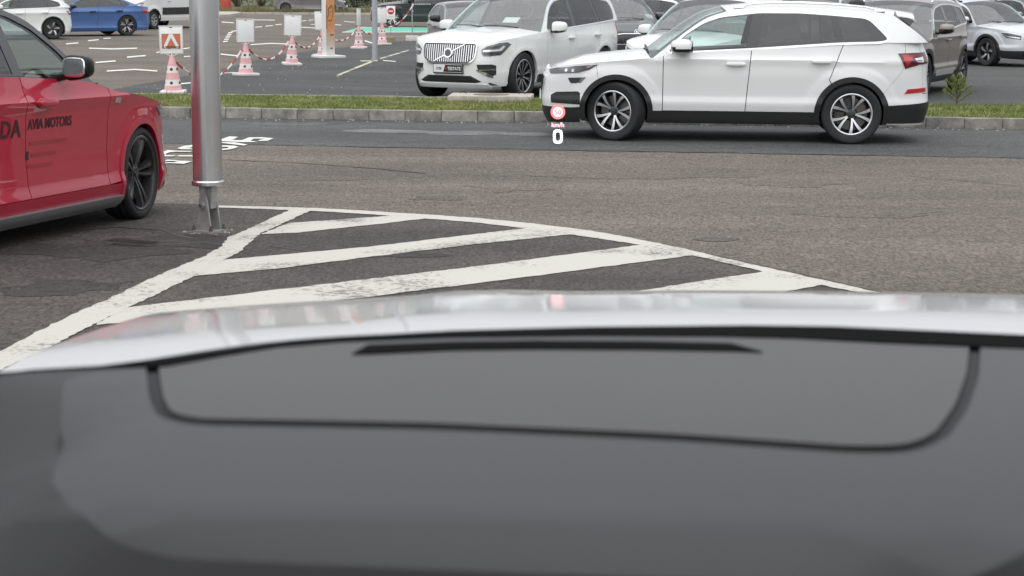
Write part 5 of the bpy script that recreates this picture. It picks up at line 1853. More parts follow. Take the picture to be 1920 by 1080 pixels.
# ------------------------------------------------------------------ hinged flag pole beside the red car
GALV = mat('brushed aluminium', (0.62, 0.63, 0.64), rough=0.24, metal=0.92, noise=(3, 0.05))
GALV2 = mat('galvanised steel', (0.33, 0.335, 0.33), rough=0.55, metal=0.5, noise=(18, 0.2))
RUST = mat('dark bolt steel', (0.14, 0.13, 0.12), rough=0.6, metal=0.6)
MORTAR = mat('crumbled mortar', (0.33, 0.31, 0.28), rough=0.95, noise=(25, 0.4))
pb = gs(392, 436)
pole = empty('hinged_pole', (pb.x, pb.y, pb.z), R_(-28))
tag(pole, 'tall grey steel pole on a hinged foot between the red car and the hatched area', 'pole')
mesh('shaft', *lathe([(0.0, 0.36), (0.099, 0.36), (0.099, 0.40), (0.098, 4.0), (0.086, 9.0), (0.0, 9.02)], 48), GALV, pole, 0.5)
mesh('collar', *lathe([(0.0, 0.325), (0.104, 0.325), (0.109, 0.331), (0.109, 0.352), (0.102, 0.361), (0.09, 0.362)], 48), GALV, pole, 0.5)
v, f = [], []


def plate(prof, y0, y1):
    """flat plate: profile in x-z, thickness in y"""
    n = len(prof)
    v = [(x, y0, z) for x, z in prof] + [(x, y1, z) for x, z in prof]
    f = [tuple(range(n)), tuple(range(n, 2 * n))[::-1]] + [((i + 1) % n, i, n + i, n + (i + 1) % n) for i in range(n)]
    return v, f


arcp = [(0.028 * math.cos(a), 0.245 + 0.028 * math.sin(a)) for a in np.linspace(0, math.pi, 10)]
cl = [(0.062, 0.02)] + [(0.055, 0.06)] + [(0.034, 0.22)] + arcp[1:-1] + [(-0.034, 0.22), (-0.055, 0.06), (-0.062, 0.02)]
mesh('clevis_plate', *plate(cl, -0.060, -0.046), GALV2, pole, 0.5)
mesh('clevis_plate', *plate(cl, 0.046, 0.060), GALV2, pole, 0.5)
mesh('tongue', *plate([(-0.045, 0.17), (0.045, 0.17), (0.055, 0.326), (-0.055, 0.326)], -0.030, 0.030), GALV2, pole, 0.5)
mesh('tongue_rib', *plate([(-0.012, 0.19), (0.012, 0.19), (0.012, 0.326), (-0.012, 0.326)], -0.075, -0.031), GALV2, pole, 0.5)
mesh('pivot_bolt', *xf(lathe([(0.0, -0.098), (0.011, -0.098), (0.011, 0.092), (0.0, 0.092)], 12, 'Y'), Matrix.Translation((0, 0, 0.195))), RUST, pole, 0.5)
for y in (-0.085, 0.066):
    mesh('bolt_head', *xf(lathe([(0.0, y), (0.022, y), (0.022, y + 0.02), (0.0, y + 0.02)], 6, 'Y'), Matrix.Translation((0, 0, 0.195))), GALV2, pole, 0.3)
mesh('base_plate', *box(0, 0, 0.011, 0.17, 0.17, 0.022, 0.003), GALV2, pole, 0.5)
for sx in (-1, 1):
    for sy in (-1, 1):
        mesh('anchor_bolt', *xf(lathe([(0.0, 0.06), (0.007, 0.058), (0.007, 0.04), (0.015, 0.04), (0.015, 0.022)], 6), Matrix.Translation((sx * 0.072, sy * 0.072, 0))), RUST, pole, 0.3)
rr = random.Random(9)
mv, mf = [], []
for k in range(70):
    a, r = rr.uniform(0, 6.28), rr.uniform(0.085, 0.17)
    s = rr.uniform(0.004, 0.014)
    q_ = sell((r * math.cos(a), r * math.sin(a), s * 0.3), (s, s * rr.uniform(.6, 1), s * 0.7), 1, 1, 6, 4)
    mv, mf = join([(mv, mf), q_])
o = mesh('mortar_crumbs', mv, mf, MORTAR, pole, 0)
o['kind'] = 'stuff'

# thin pole in the yard
p2 = gs(703, 113)
pole2 = empty('yard_pole', (p2.x, p2.y, 0))
tag(pole2, 'slim plain grey pole standing in the yard beside the totem', 'pole')
YP = mat('yard pole grey', (0.30, 0.31, 0.33), rough=0.5, noise=(4, 0.1))
mesh('shaft', *lathe([(0.0, 0.0), (0.072, 0.0), (0.072, 0.05), (0.069, 0.06), (0.064, 6.5), (0.0, 6.52)], 28), YP, pole2, 0.5)
mesh('base_ring', *lathe([(0.072, 0.0), (0.095, 0.0), (0.095, 0.02), (0.072, 0.028)], 24), YP, pole2, 0.5)

# ------------------------------------------------------------------ totem
ORANGE_T = bpy.data.materials.new('totem print')
ORANGE_T.use_nodes = True
t = ORANGE_T.node_tree
b = t.nodes['Principled BSDF']
tc = t.nodes.new('ShaderNodeTexCoord')
sx_ = t.nodes.new('ShaderNodeSeparateXYZ')
t.links.new(tc.outputs['Object'], sx_.inputs[0])
rp = t.nodes.new('ShaderNodeMapRange')
rp.inputs['From Min'].default_value = 0.12
rp.inputs['From Max'].default_value = 0.95
t.links.new(sx_.outputs['Z'], rp.inputs['Value'])
cr = t.nodes.new('ShaderNodeValToRGB')
cr.color_ramp.elements[0].position = 0.0; cr.color_ramp.elements[0].color = (0.62, 0.60, 0.58, 1)
cr.color_ramp.elements[1].position = 0.8; cr.color_ramp.elements[1].color = (0.60, 0.27, 0.11, 1)
e = cr.color_ramp.elements.new(0.3); e.color = (0.55, 0.45, 0.36, 1)
t.links.new(rp.outputs[0], cr.inputs['Fac'])
t.links.new(cr.outputs['Color'], b.inputs['Base Color'])
b.inputs['Roughness'].default_value = 0.4
TW = mat('totem white', (0.74, 0.74, 0.73), rough=0.4, noise=(6, 0.04))
tb = gs(616, 108)
tot = empty('totem_sign', (tb.x, tb.y, 0), R_(32))
tag(tot, 'white and orange advertising totem on a white square foot', 'sign')
mesh('column', *box(0, 0, 1.35, 0.24, 0.235, 2.6, 0.004), TW, tot, 0.5)
mesh('foot_plate', *box(0, 0, 0.03, 0.66, 0.62, 0.06, 0.01), TW, tot, 0.5)
mesh('front_print', *box(0.0, -0.1195, 1.35, 0.232, 0.004, 2.58), ORANGE_T, tot, 0)
# black line drawing and small print on the orange face
dr = [(-0.09, 0.98), (-0.04, 1.05), (-0.05, 1.22), (0.02, 1.30), (0.08, 1.24), (0.07, 1.05), (0.02, 0.90), (-0.03, 0.93), (-0.06, 0.92)]
for poly in ([(-0.10, 0.72), (-0.095, 1.30)], [(-0.04, 1.20), (0.0, 1.27), (0.03, 1.22), (0.05, 1.30)], dr, [(0.0, 1.12), (0.03, 1.15)]):
    mesh('line_drawing', *tube([(x, -0.1225, z) for x, z in poly], 0.007, 5), INK, tot, 0.8)
for z, w_, n_ in ((0.565, 0.10, 4), (0.235, 0.07, 3)):
    for k in range(n_):
        mesh('small_print', *box(-0.03 + k * w_ / n_ + 0.03, -0.1225, z, w_ / n_ * 0.75, 0.002, 0.03), INK, tot, 0)

# ------------------------------------------------------------------ cones with boards and chain
PINKC = mat('faded pink cone plastic', (0.68, 0.37, 0.38), rough=0.55, noise=(5, 0.18))
CONEW = mat('white cone plastic', (0.72, 0.69, 0.67), rough=0.55, noise=(8, 0.08))
HOLE = mat('dark red cone hole', (0.16, 0.025, 0.03), rough=0.7)
BOARDW = mat('white board plastic', (0.84, 0.84, 0.82), rough=0.35, noise=(4, 0.03))
BOARDO = mat('orange board print', (0.55, 0.17, 0.08), rough=0.45)
CHR = mat('red chain plastic', (0.45, 0.03, 0.04), rough=0.45)
CHWH = mat('white chain plastic', (0.74, 0.70, 0.69), rough=0.45)


def rad_at(z):
    return float(np.interp(z, [0.045, 0.50, 0.56, 0.62], [0.152, 0.072, 0.052, 0.034]))


def cone(px, py, yaw, label, face=False, pink=1.0, k=1.0):
    p = gs(px, py)
    c = empty('traffic_cone', (p.x, p.y, gz(p.y) + 0.004), yaw)
    c.rotation_euler = (R_(rr.uniform(-2.5, 2.5)), R_(rr.uniform(-2.5, 2.5)), yaw)
    tag(c, label, 'cone', 'pink and white cones with boards')
    v, f = box(0, 0, 0.028, 0.41, 0.41, 0.056, 0.016)
    mesh('base', v, f, CONEW, c, 0.5)
    for z0, z1, m in ((0.040, 0.135, PINKC), (0.135, 0.24, CONEW), (0.24, 0.35, PINKC), (0.35, 0.465, CONEW), (0.465, 0.63, PINKC)):
        dz = 0.0 if m is PINKC else 0.0015
        pr = [(rad_at(z) + dz, z) for z in np.linspace(z0, z1, 4)]
        if z1 > 0.6:
            pr.append((0.0, 0.632))
        mesh('cone_band', *lathe(pr, 28), m, c, 0.5)
    for z in (0.185, 0.41):
        for a in range(5):
            an = a * math.pi * 0.4 - math.pi / 2 - yaw
            r = rad_at(z) + 0.0015
            nv = Vector((math.cos(an), math.sin(an), 0.18)).normalized()
            M_ = Matrix.Translation((r * math.cos(an), r * math.sin(an), z)) @ nv.to_track_quat('Z', 'Y').to_matrix().to_4x4()
            mesh('hole', *xf(lathe([(0.0, 0.002), (0.026, 0.002), (0.026, -0.008)], 16), M_), HOLE, c, 0.5)
    # V bracket, frame and panel of the board
    br = join([tube([(0, 0, 0.62), (-0.16, 0, 0.685)], 0.006, 6), tube([(0, 0, 0.62), (0.16, 0, 0.685)], 0.006, 6), tube([(0, 0, 0.60), (0, 0, 0.66)], 0.012, 8)])
    mesh('board_bracket', *br, BOARDW, c, 0.8)
    bd = mesh('board', *box(0, 0, 0.895, 0.365, 0.022, 0.43, 0.008), BOARDW, c, 0.5)
    fr = join([box(-0.187, 0, 0.895, 0.018, 0.032, 0.46, 0.005), box(0.187, 0, 0.895, 0.018, 0.032, 0.46, 0.005), box(0, 0, 1.118, 0.37, 0.032, 0.018, 0.005), box(0, 0, 0.672, 0.37, 0.032, 0.018, 0.005)])
    mesh('board_frame', *fr, mat('clear frame plastic', (0.66, 0.67, 0.63), 0.25), c, 0.5)
    mesh('hang_slot', *box(0, -0.012, 1.098, 0.05, 0.004, 0.012), INK, c, 0)
    if face:
        pn = mesh('printed_panel', *box(0, -0.0125, 0.865, 0.31, 0.003, 0.26), BOARDO, bd, 0)
        ch = [(-0.135, 0.765), (-0.085, 0.765), (0.0, 0.93), (0.085, 0.765), (0.135, 0.765), (0.03, 0.99), (-0.03, 0.99)]
        mesh('chevron', *plate(ch, -0.0165, -0.0142), WHITEI, bd, 0)
        mesh('caption_strip', *box(0, -0.0148, 0.742, 0.325, 0.0015, 0.018), WHITEI, bd, 0)
        V, Fc = text_flat('ATESTATE', 0.062, 0.0012, 1.0, 0, 'CENTER')
        mesh('lettering', [(x * 1.02, -0.0175, 0.745 + y) for x, y in V], Fc, INK, bd, 0)
    return p


CP = {}
CP[1] = cone(325, 176, R_(4), 'pink and white cone with an orange A board in front of the parked blue car', True)
CP[2] = cone(461, 142, R_(38), 'pink and white cone with a blank board, nearest one right of the tall pole')
CP[3] = cone(547, 122, R_(16), 'pink and white cone with a wide blank board left of the totem')
CP[6] = cone(606, 105, R_(-20), 'pink and white cone mostly hidden behind the totem')
CP[4] = cone(673, 91, R_(82), 'pink and white cone with its board edge on between totem and slim pole')
CP[5] = cone(717, 84.5, R_(48), 'pink and white cone half hidden by the slim grey pole')


def chain(a, b, sag, label, seg=0.5):
    """links of a plastic chain hanging between two points"""
    a, b = Vector(a), Vector(b)
    L = (b - a).length * 1.03
    n = int(L / 0.05)
    V, Fc, MI = [], [], []
    pts = []
    for i in range(n + 1):
        q_ = i / n
        p = a.lerp(b, q_)
        p.z -= sag * 4 * q_ * (1 - q_)
        pts.append(p)
    for i in range(n):
        p, d = (pts[i] + pts[i + 1]) / 2, (pts[i + 1] - pts[i]).normalized()
        s = d.cross(Vector((0, 0, 1))).normalized()
        t_ = s.cross(d)
        if i % 2:
            s, t_ = t_, s
        k0 = len(V)
        m_ = 8
        for j in range(m_):
            an = 2 * math.pi * j / m_
            c = p + d * (0.031 * math.cos(an)) + s * (0.017 * math.sin(an))
            rad_ = (d * math.cos(an) + s * math.sin(an)).normalized()
            for w_ in range(4):
                aw = 2 * math.pi * w_ / 4
                V.append(c + (rad_ * math.cos(aw) + t_ * math.sin(aw)) * 0.0075)
        for j in range(m_):
            for w_ in range(4):
                j2, w2 = (j + 1) % m_, (w_ + 1) % 4
                Fc.append((k0 + j * 4 + w_, k0 + j2 * 4 + w_, k0 + j2 * 4 + w2, k0 + j * 4 + w2))
                MI.append(int((i * 0.05) / seg) % 2)
    o = mesh('plastic_chain', V, Fc, [CHR, CHWH], None, 1.2, MI)
    tag(o, label, 'chain', 'red and white barrier chains')
    return o


top_ = lambda k, dx=0.0: (CP[k].x + dx, CP[k].y, 0.53)
post_p = gs(773, 77)
chain(top_(1, 0.06), top_(2, -0.07), 0.42, 'red and white plastic chain passing behind the tall grey pole')
chain(top_(2, 0.07), top_(3, -0.07), 0.30, 'red and white plastic chain between the two cones left of the totem')
chain(top_(3, 0.07), top_(6, -0.07), 0.22, 'short red and white chain ending at the left of the totem')
chain(top_(6, 0.07), top_(4, -0.07), 0.22, 'red and white chain right of the totem')
chain(top_(4, 0.07), top_(5, -0.07), 0.15, 'short chain crossing behind the slim grey pole')
chain(top_(5, 0.07), (post_p.x + 0.06, post_p.y, 1.22), 0.22, 'red and white chain climbing to the mesh fence post', 0.5)

# ------------------------------------------------------------------ mesh fence panel with its foot, no-entry sign, block
fpn = empty('mesh_fence_panel', (post_p.x, post_p.y, 0.004), R_(4))
tag(fpn, 'mobile wire mesh fence panel with post in a white block foot', 'fence')
mesh('post', *tube([(0, 0, 0.05), (0, 0, 1.22)], 0.021, 10), GALV, fpn, 0.8)
mesh('post', *tube([(2.6, 0, 0.05), (2.6, 0, 1.22)], 0.021, 10), GALV, fpn, 0.8)
for x in (0, 2.6):
    mesh('block_foot', *box(x, 0, 0.085, 0.42, 0.22, 0.17, 0.02), mat('white concrete foot', (0.62, 0.60, 0.57), 0.8, noise=(9, 0.2)), fpn, 0.5)
wv = [tube([(k * 0.055, 0, 0.22), (k * 0.055, 0, 1.18)], 0.0018, 4) for k in range(1, 47)] + [tube([(0, 0, z), (2.6, 0, z)], 0.0018, 4) for z in np.arange(0.22, 1.2, 0.16)]
o = mesh('wire_mesh', *join(wv), RUST, fpn, 0.8)
o['kind'] = 'stuff'
for z in (0.95, 1.12):
    mesh('clamp', *box(0.02, 0, z, 0.06, 0.06, 0.04, 0.005), GALV2, fpn, 0.5)
sp_ = gs(733, 71)
sg = empty('no_entry_sign', (sp_.x, sp_.y, 0.004), R_(6))
tag(sg, 'white board with a red no entry disc on a thin stand', 'sign')
mesh('stand', *join([tube([(0, 0.012, 0.0), (0, 0.012, 0.62)], 0.012, 8), tube([(-0.18, 0.012, 0.012), (0.18, 0.012, 0.012)], 0.012, 8)]), GALV, sg, 0.8)
mesh('panel', *box(0, 0, 0.85, 0.30, 0.014, 0.45, 0.004), BOARDW, sg, 0.5)
mesh('red_disc', *xf(lathe([(0.0, -0.0105), (0.115, -0.0105), (0.115, -0.006)], 32, 'Y'), Matrix.Translation((0, 0, 0.90))), CHR, sg, 0.5)
mesh('white_bar', *box(0, -0.0125, 0.90, 0.16, 0.003, 0.038), WHITEI, sg, 0)
for k in range(5):
    mesh('small_print', *box(-0.07 + k * 0.035, -0.0085, 0.70 + 0.012 * (k % 2), 0.024, 0.002, 0.012), INK, sg, 0)
cb = gs(734, 81)
blk = mesh('concrete_block', *box(0, 0, 0.10, 0.28, 0.22, 0.2, 0.02), mat('mossy concrete', (0.26, 0.24, 0.17), 0.9, noise=(9, 0.35)), None, 0.5)
blk.location = (cb.x, cb.y, 0.004)
tag(blk, 'low mossy concrete block on the asphalt behind the slim pole', 'block')

# ------------------------------------------------------------------ far edge of the yard
fk0, fk1 = gs(430, 27.0), gs(1100, 30.5)
fd = (fk1 - fk0).normalized()
fn = Vector((-fd.y, fd.x, 0))
fk = empty('far_kerb')
tag(fk, kind='structure')
for i in range(-10, 46):
    a = fk0 + fd * (i * 1.0)
    o = mesh('kerb_stone', *box(0, 0, 0.06, 0.985, 0.2, 0.14, 0.012), SLABM, fk, 0.5)
    o.location = (a.x, a.y, 0)
    o.rotation_euler = (0, 0, math.atan2(fd.y, fd.x))
VERGE = mat('verge earth', (0.085, 0.085, 0.04), rough=1.0, noise=(0.8, 0.5), bump=(5, 0.6))
vg = [fk0 + fd * -80 + fn * 0.1, fk0 + fd * 120 + fn * 0.1, fk0 + fd * 160 + fn * 200, fk0 + fd * -160 + fn * 200]
tag(mesh('verge', [(p.x, p.y, 0.09) for p in vg], [(0, 1, 2, 3)], VERGE, None, 0), kind='structure')
# raised corner island with the red cabinet
ik = [gs(300, 26), gs(395, 33), gs(430, 32.5), gs(452, 28.5), gs(440, 25.5), gs(300, 20)]
n = len(ik)
tag(mesh('corner_island', [(p.x, p.y, 0.0) for p in ik] + [(p.x, p.y, 0.15) for p in ik], [tuple(range(n, 2 * n))] + [(i, (i + 1) % n, n + (i + 1) % n, n + i) for i in range(n)], SLABM, None, 0.3), kind='structure')
rb = gs(424, 23)
cab = empty('fire_cabinet', (rb.x, rb.y, 0.1), R_(-15))
tag(cab, 'red steel fire hydrant cabinet at the far edge of the yard', 'cabinet')
REDBOX = mat('red cabinet paint', (0.48, 0.07, 0.045), rough=0.5, noise=(3, 0.12))
mesh('body', *box(0, 0, 0.62, 0.56, 0.34, 1.2, 0.015), REDBOX, cab, 0.5)
mesh('door', *box(0, -0.176, 0.62, 0.50, 0.012, 1.1, 0.004), REDBOX, cab, 0.5)
mesh('pictogram', *box(0.02, -0.184, 0.72, 0.12, 0.003, 0.13), WHITEI, cab, 0)
mesh('roof_cap', *box(0, 0, 1.235, 0.60, 0.40, 0.03, 0.01), REDBOX, cab, 0.5)

LEAF1 = leaf_mat('shrub leaves', (0.035, 0.060, 0.018), (0.060, 0.095, 0.028), (0.12, 0.15, 0.05), 2.0)
LEAF2 = leaf_mat('dark shrub leaves', (0.018, 0.030, 0.012), (0.032, 0.048, 0.018), (0.07, 0.08, 0.035), 2.0)
DRY = leaf_mat('dry grass', (0.10, 0.09, 0.04), (0.15, 0.14, 0.06), (0.22, 0.20, 0.10), 2.0)


def shrub(px, py, h, r, m, label, seed, n=2600):
    p = gs(px, py)
    rg = np.random.default_rng(seed)
    c = empty('shrub', (p.x, p.y, 0.05))
    tag(c, label, 'shrub', 'shrubs behind the far road')
    # clumps of leaves round several limbs
    cl_ = [(rg.uniform(-r, r) * 0.8, rg.uniform(-0.6, 0.6) * r, rg.uniform(0.15, 0.95) * h) for _ in range(16)]
    st = []
    for x, y, z in cl_:
        st.append(tube([(x * 0.1, y * 0.1, 0), (x * 0.45, y * 0.45, z * 0.55), (x, y, z)], [0.03, 0.02, 0.008], 5))
    mesh('stems', *join(st), BARK, c, 0.8)
    ci = rg.integers(0, 16, n)
    C = np.array(cl_)[ci]
    P = C + rg.normal(0, 1, (n, 3)) * np.array([r * 0.26, r * 0.26, h * 0.13])
    P[:, 2] = np.clip(P[:, 2], 0.02, h * 1.15)
    d1 = rg.normal(0, 1, (n, 3)); d1 /= np.linalg.norm(d1, axis=1)[:, None]
    d2 = np.cross(d1, rg.normal(0, 1, (n, 3))); d2 /= np.linalg.norm(d2, axis=1)[:, None]
    L = rg.uniform(0.05, 0.11, n)[:, None]
    V = np.stack([P - d1 * L, P + d2 * L * 0.5, P + d1 * L, P - d2 * L * 0.5], 1).reshape(-1, 3)
    o = mesh('foliage', V, np.arange(n * 4).reshape(-1, 4).tolist(), m, c, 0)
    o['kind'] = 'stuff'


shrub(445, 15, 2.6, 1.6, LEAF1, 'bright green shrub right beside the red cabinet', 1)
shrub(490, 14, 3.0, 1.8, LEAF1, 'loose green shrub just left of the parked taupe hatchback', 2)
shrub(548, 13, 3.0, 2.2, LEAF2, 'dark shrub behind the rear of the taupe hatchback', 3)
shrub(610, 13, 3.2, 2.2, LEAF2, 'dark shrub behind the totem', 4)
shrub(665, 16, 2.2, 1.8, LEAF2, 'low dark scrub between taupe hatchback and black SUV', 5)
shrub(725, 13, 3.4, 2.4, LEAF2, 'tall dark shrub behind the bonnet of the black SUV', 6)
shrub(800, 13, 3.4, 2.4, LEAF2, 'tall dark shrub behind the doors of the black SUV', 7)
shrub(380, 12, 3.0, 1.8, LEAF1, 'green shrub hidden behind the tall pole', 8)
# dry tall grass on the verge
rg = np.random.default_rng(12)
n = 9000
uu, ww = rg.uniform(-4, 16, n), rg.uniform(0.3, 5.0, n)
bx = fk0.x + fd.x * uu + fn.x * ww
by = fk0.y + fd.y * uu + fn.y * ww
h_ = rg.uniform(0.12, 0.5, n) * (0.5 + 0.5 * np.sin(uu * 1.3) ** 2)
a_ = rg.uniform(0, 6.28, n)
V = np.empty((n, 3, 3))
V[:, 0] = np.stack([bx - 0.015, by, np.full(n, 0.08)], -1)
V[:, 1] = np.stack([bx + 0.015, by, np.full(n, 0.08)], -1)
V[:, 2] = np.stack([bx + np.cos(a_) * h_ * 0.4, by + np.sin(a_) * h_ * 0.4, 0.08 + h_], -1)
me = bpy.data.meshes.new('verge_grass')
me.from_pydata(V.reshape(-1, 3).tolist(), [], np.arange(n * 3).reshape(-1, 3).tolist())
tag(link('verge_grass', me, DRY), 'dry tall grass on the verge under the taupe hatchback', 'grass', kind='stuff')
# ------------------------------------------------------------------ placing the vehicles
def put(wheel_px, which, psi, sp):
    """origin of a vehicle from the ground contact of one wheel (F/R, L/R) and its heading"""
    p = gs(*wheel_px) if len(wheel_px) == 2 else Vector(wheel_px)
    x = sp['wb'] / 2 if which[0] == 'F' else -sp['wb'] / 2
    W = max(w for z, w in sp['wide'])
    y = (W - 0.10) * (1 if which[1] == 'L' else -1)
    c, s = math.cos(psi), math.sin(psi)
    return (p.x - (x * c - y * s), p.y - (x * s + y * c), 0.004)


# large white SUV, side on
kf, kr = gs(1154, 264), gs(1601, 270.5)
psi = math.atan2(kf.y - kr.y, kf.x - kr.x)
sp = dict(SPEC_SUV, steer=-0.42)
c = build_car('white_suv', 'white SUV seen from its left side in front of the kerb', sp, put((1154, 264), 'FL', psi, sp), psi)

# white SUV with slatted chrome grille
sp = dict(SPEC_SLAT, paper=True)
vps = R_(242)
vorg = put((977, 187.5), 'FL', vps, sp)
build_car('white_suv', 'white SUV with slatted chrome grille and ATESTATE plate facing the grass', sp, vorg, vps)


# red hatchback on the slope, with dealer lettering
def red_extra(c):
    S = c.S
    d = c.out['front_door'][-1]
    rd = c.out['rear_door'][-1]
    DLET = mat('dark door lettering', (0.030, 0.006, 0.008), rough=0.4)
    SM = lambda u, z: S.P(u, z)
    # right side: text runs from rear to front, u falls
    surf_text(c, 'DA', S.us(-0.70), 0.70, 0.15, DLET, SM, off=0.003, bold=0.004, spacing=1.05, parent=d, flipx=-1, side=-1, sq=1.15)
    surf_text(c, '\u0160KO', S.us(-1.13), 0.70, 0.15, DLET, SM, off=0.003, bold=0.004, spacing=1.05, parent=rd, flipx=-1, side=-1, sq=1.15)
    surf_text(c, 'AVIA MOTORS', S.us(-0.36), 0.738, 0.09, DLET, SM, off=0.003, bold=0.0025, parent=d, flipx=-1, side=-1, sq=1.0)
    gl = mat('faint door print', (0.30, 0.009, 0.022), rough=0.42, coat=1.0, spec=0.2)
    for z, x0, x1 in ((0.635, -0.33, 0.17), (0.56, -0.30, 0.03), (0.49, -0.35, -0.03)):
        c.add('faint_print', [(S.us(x1), z), (S.us(x0), z), (S.us(x0), z + 0.022), (S.us(x1), z + 0.022)], gl, off=0.003, thick=0, sides='R', parent=d, stp=0.05)
    c.add('print_icon', [(S.us(-0.34), 0.545), (S.us(-0.375), 0.545), (S.us(-0.375), 0.60), (S.us(-0.34), 0.60)], INK, off=0.003, thick=0, sides='R', parent=d, stp=0.05)
    # fender badge
    fn_ = c.out['fender']
    c.add('fender_badge', [(S.us(0.93), 0.86), (S.us(0.84), 0.865), (S.us(0.84), 0.90), (S.us(0.93), 0.895)], CHROME, off=0.006, thick=0.006, parent=fn_, stp=0.03)
    # grey blade under the door sills, dark splitter
    bl = mat('grey sill blade', (0.16, 0.165, 0.17), rough=0.35, coat=0.6)
    c.add('sill_blade', [(S.us(S.xa - S.Ra - 0.01), 0.145), (S.us(S.xb + S.Ra + 0.01), 0.145), (S.us(S.xb + S.Ra + 0.01), 0.215), (S.us(S.xa - S.Ra - 0.01), 0.215)], bl, off=0.028, thick=0.05)
    low_trim(c, 0.24, 0.28, z0=0.16)


sp = dict(SPEC_HATCH, paint=RED, clad=RED, rocker=RED, archmat=RED, arch_off=0.010, cladw=0.035, rim=RIM_BLACK5, rimR=0.268, mirrormat=mat('satin black', (0.010, 0.010, 0.011), 0.32, spec=0.25), trim=None, extra2=red_extra, step=0.02, steer=0.05, mirror_split=-0.2, mirror_size=(0.09, 0.10, 0.08), mirror=(0.08, 1.10), cowl=0.66, nf=5.4, framemat=GLOSSB, roofmat=GLOSSB,
          g1=0.34, A=[(0.64, 0.985), (0.27, 1.235), (-0.03, 1.41), (-0.32, 1.49)], roof=[(-0.32, 1.49), (-0.65, 1.51), (-0.95, 1.505), (-1.4, 1.46), (-1.66, 1.40)], D=[(-1.66, 1.40), (-1.82, 1.29), (-1.95, 1.17), (-2.0, 1.10)],
          dlo=rnd([(0.44, 1.045), (0.21, 1.225), (-0.04, 1.365), (-0.30, 1.445), (-0.62, 1.475), (-0.95, 1.468), (-1.35, 1.40), (-1.58, 1.28), (-1.63, 1.16), (-1.5, 1.125), (-1.2, 1.11), (-0.4, 1.082)], 0.06))
rps = R_(90 - 13)
rp_ = gs(262, 411)
ro = put((257, 411), 'FR', rps, sp)
rc = build_car('red_hatchback', 'red hatchback with black wheels and dealer lettering on its door', sp, (ro[0], ro[1], 0), rps)
# stand it on the sloping yard
sl_ = 0.026
yr = rc.root.location.y
rc.root.location.z = gz(yr) + 0.004
fwv = Vector((math.cos(rps), math.sin(rps), -sl_ * math.sin(rps))).normalized()
nv = Vector((0, sl_, 1)).normalized()
lf = nv.cross(fwv).normalized()
rc.root.rotation_euler = Matrix((fwv, lf, nv)).transposed().to_euler()

# row behind the planted strip
dx_row = Vector((3.22, -0.22, 0))
XC60 = scaled(SPEC_SLAT, 0.95, 0.985, 0.955, R=0.37, Ra=0.41, extra=None, rails=None, mirror_size=(0.10, 0.12, 0.09))


def plain_front(c):
    suv_like = c
    us, uf, ur, z = c.S.us, c.S.uf, c.S.ur, c.z
    S = c.S
    h = c.sp['top'][1][1]
    hp = lens_pair(c, 'headlight', [(S.us(S.xf - 0.42), h - 0.02), (S.us(S.xf - 0.30), h - 0.13), (S.uf(S.W0 * 0.60), h - 0.17), (S.uf(S.W0 * 0.58), h - 0.08), (S.us(S.xf - 0.25), h - 0.02)], c.sp.get('lampmat', LENS))
    lens_child(c, hp, 'lamp_strip', [(S.us(S.xf - 0.38), h - 0.03), (S.us(S.xf - 0.28), h - 0.11), (S.uf(S.W0 * 0.62), h - 0.145), (S.uf(S.W0 * 0.62), h - 0.125), (S.us(S.xf - 0.28), h - 0.085)], DRL)
    bar_grille(c, 0.45, h - 0.33, h - 0.10, h - 0.07, 14, BLACKP, CHROME)
    low_trim(c, c.sp['zb'] + 0.2, c.sp['zb'] + 0.22, z0=c.sp['zb'])
    c.add('lower_intake', [(S.uf(-0.5), c.sp['zb'] + 0.08), (S.uf(0.5), c.sp['zb'] + 0.08), (S.uf(0.42), c.sp['zb'] + 0.2), (S.uf(-0.42), c.sp['zb'] + 0.2)], GLOSSB, off=0.014, thick=0.03, sides='C', parent=c.out['front_bumper'])
    zt = c.sp['top'][-1][1]
    lens_pair(c, 'tail_light', [(S.us(-S.xr + 0.40), zt - 0.10), (S.ur(S.W0 * 0.6), zt - 0.12), (S.ur(S.W0 * 0.6), zt - 0.24), (S.us(-S.xr + 0.36), zt - 0.26)], REDL, 0.008)
    if c.sp.get('extra2'):
        c.sp['extra2'](c)


sp = dict(XC60, extra=plain_front, tints=[PRIV, PRIV, PRIV, PRIV])
vd = Vector(vorg) + dx_row + Vector((0.15, 0.25, 0))
build_car('white_suv', 'white SUV parked behind the bonnet of the side-on white SUV', sp, tuple(vd), vps)


def xc40_extra(c):
    plain_front(c)
    S = c.S
    c.add('door_lower_panel', [(S.us(0.62), 0.33), (S.us(-0.62), 0.33), (S.us(-0.72), 0.43), (S.us(0.60), 0.43)], mat('satin silver strip', (0.5, 0.5, 0.49), 0.35, metal=0.3), off=0.010, thick=0.02)


BROWN_SP = scaled(SPEC_SUV, 0.955, 0.985, 1.0, paint=BROWN, R=0.36, Ra=0.40, rim=RIM_D5, extra=xc40_extra, tints=[GLASS, GLASS, GLASS, PRIV], cladw=0.06, rimR=0.245)
build_car('brown_suv', 'grey-brown SUV with black wheel arches behind the tail of the side-on white SUV', BROWN_SP, put((1796, 168), 'RL', R_(243), BROWN_SP), R_(243))

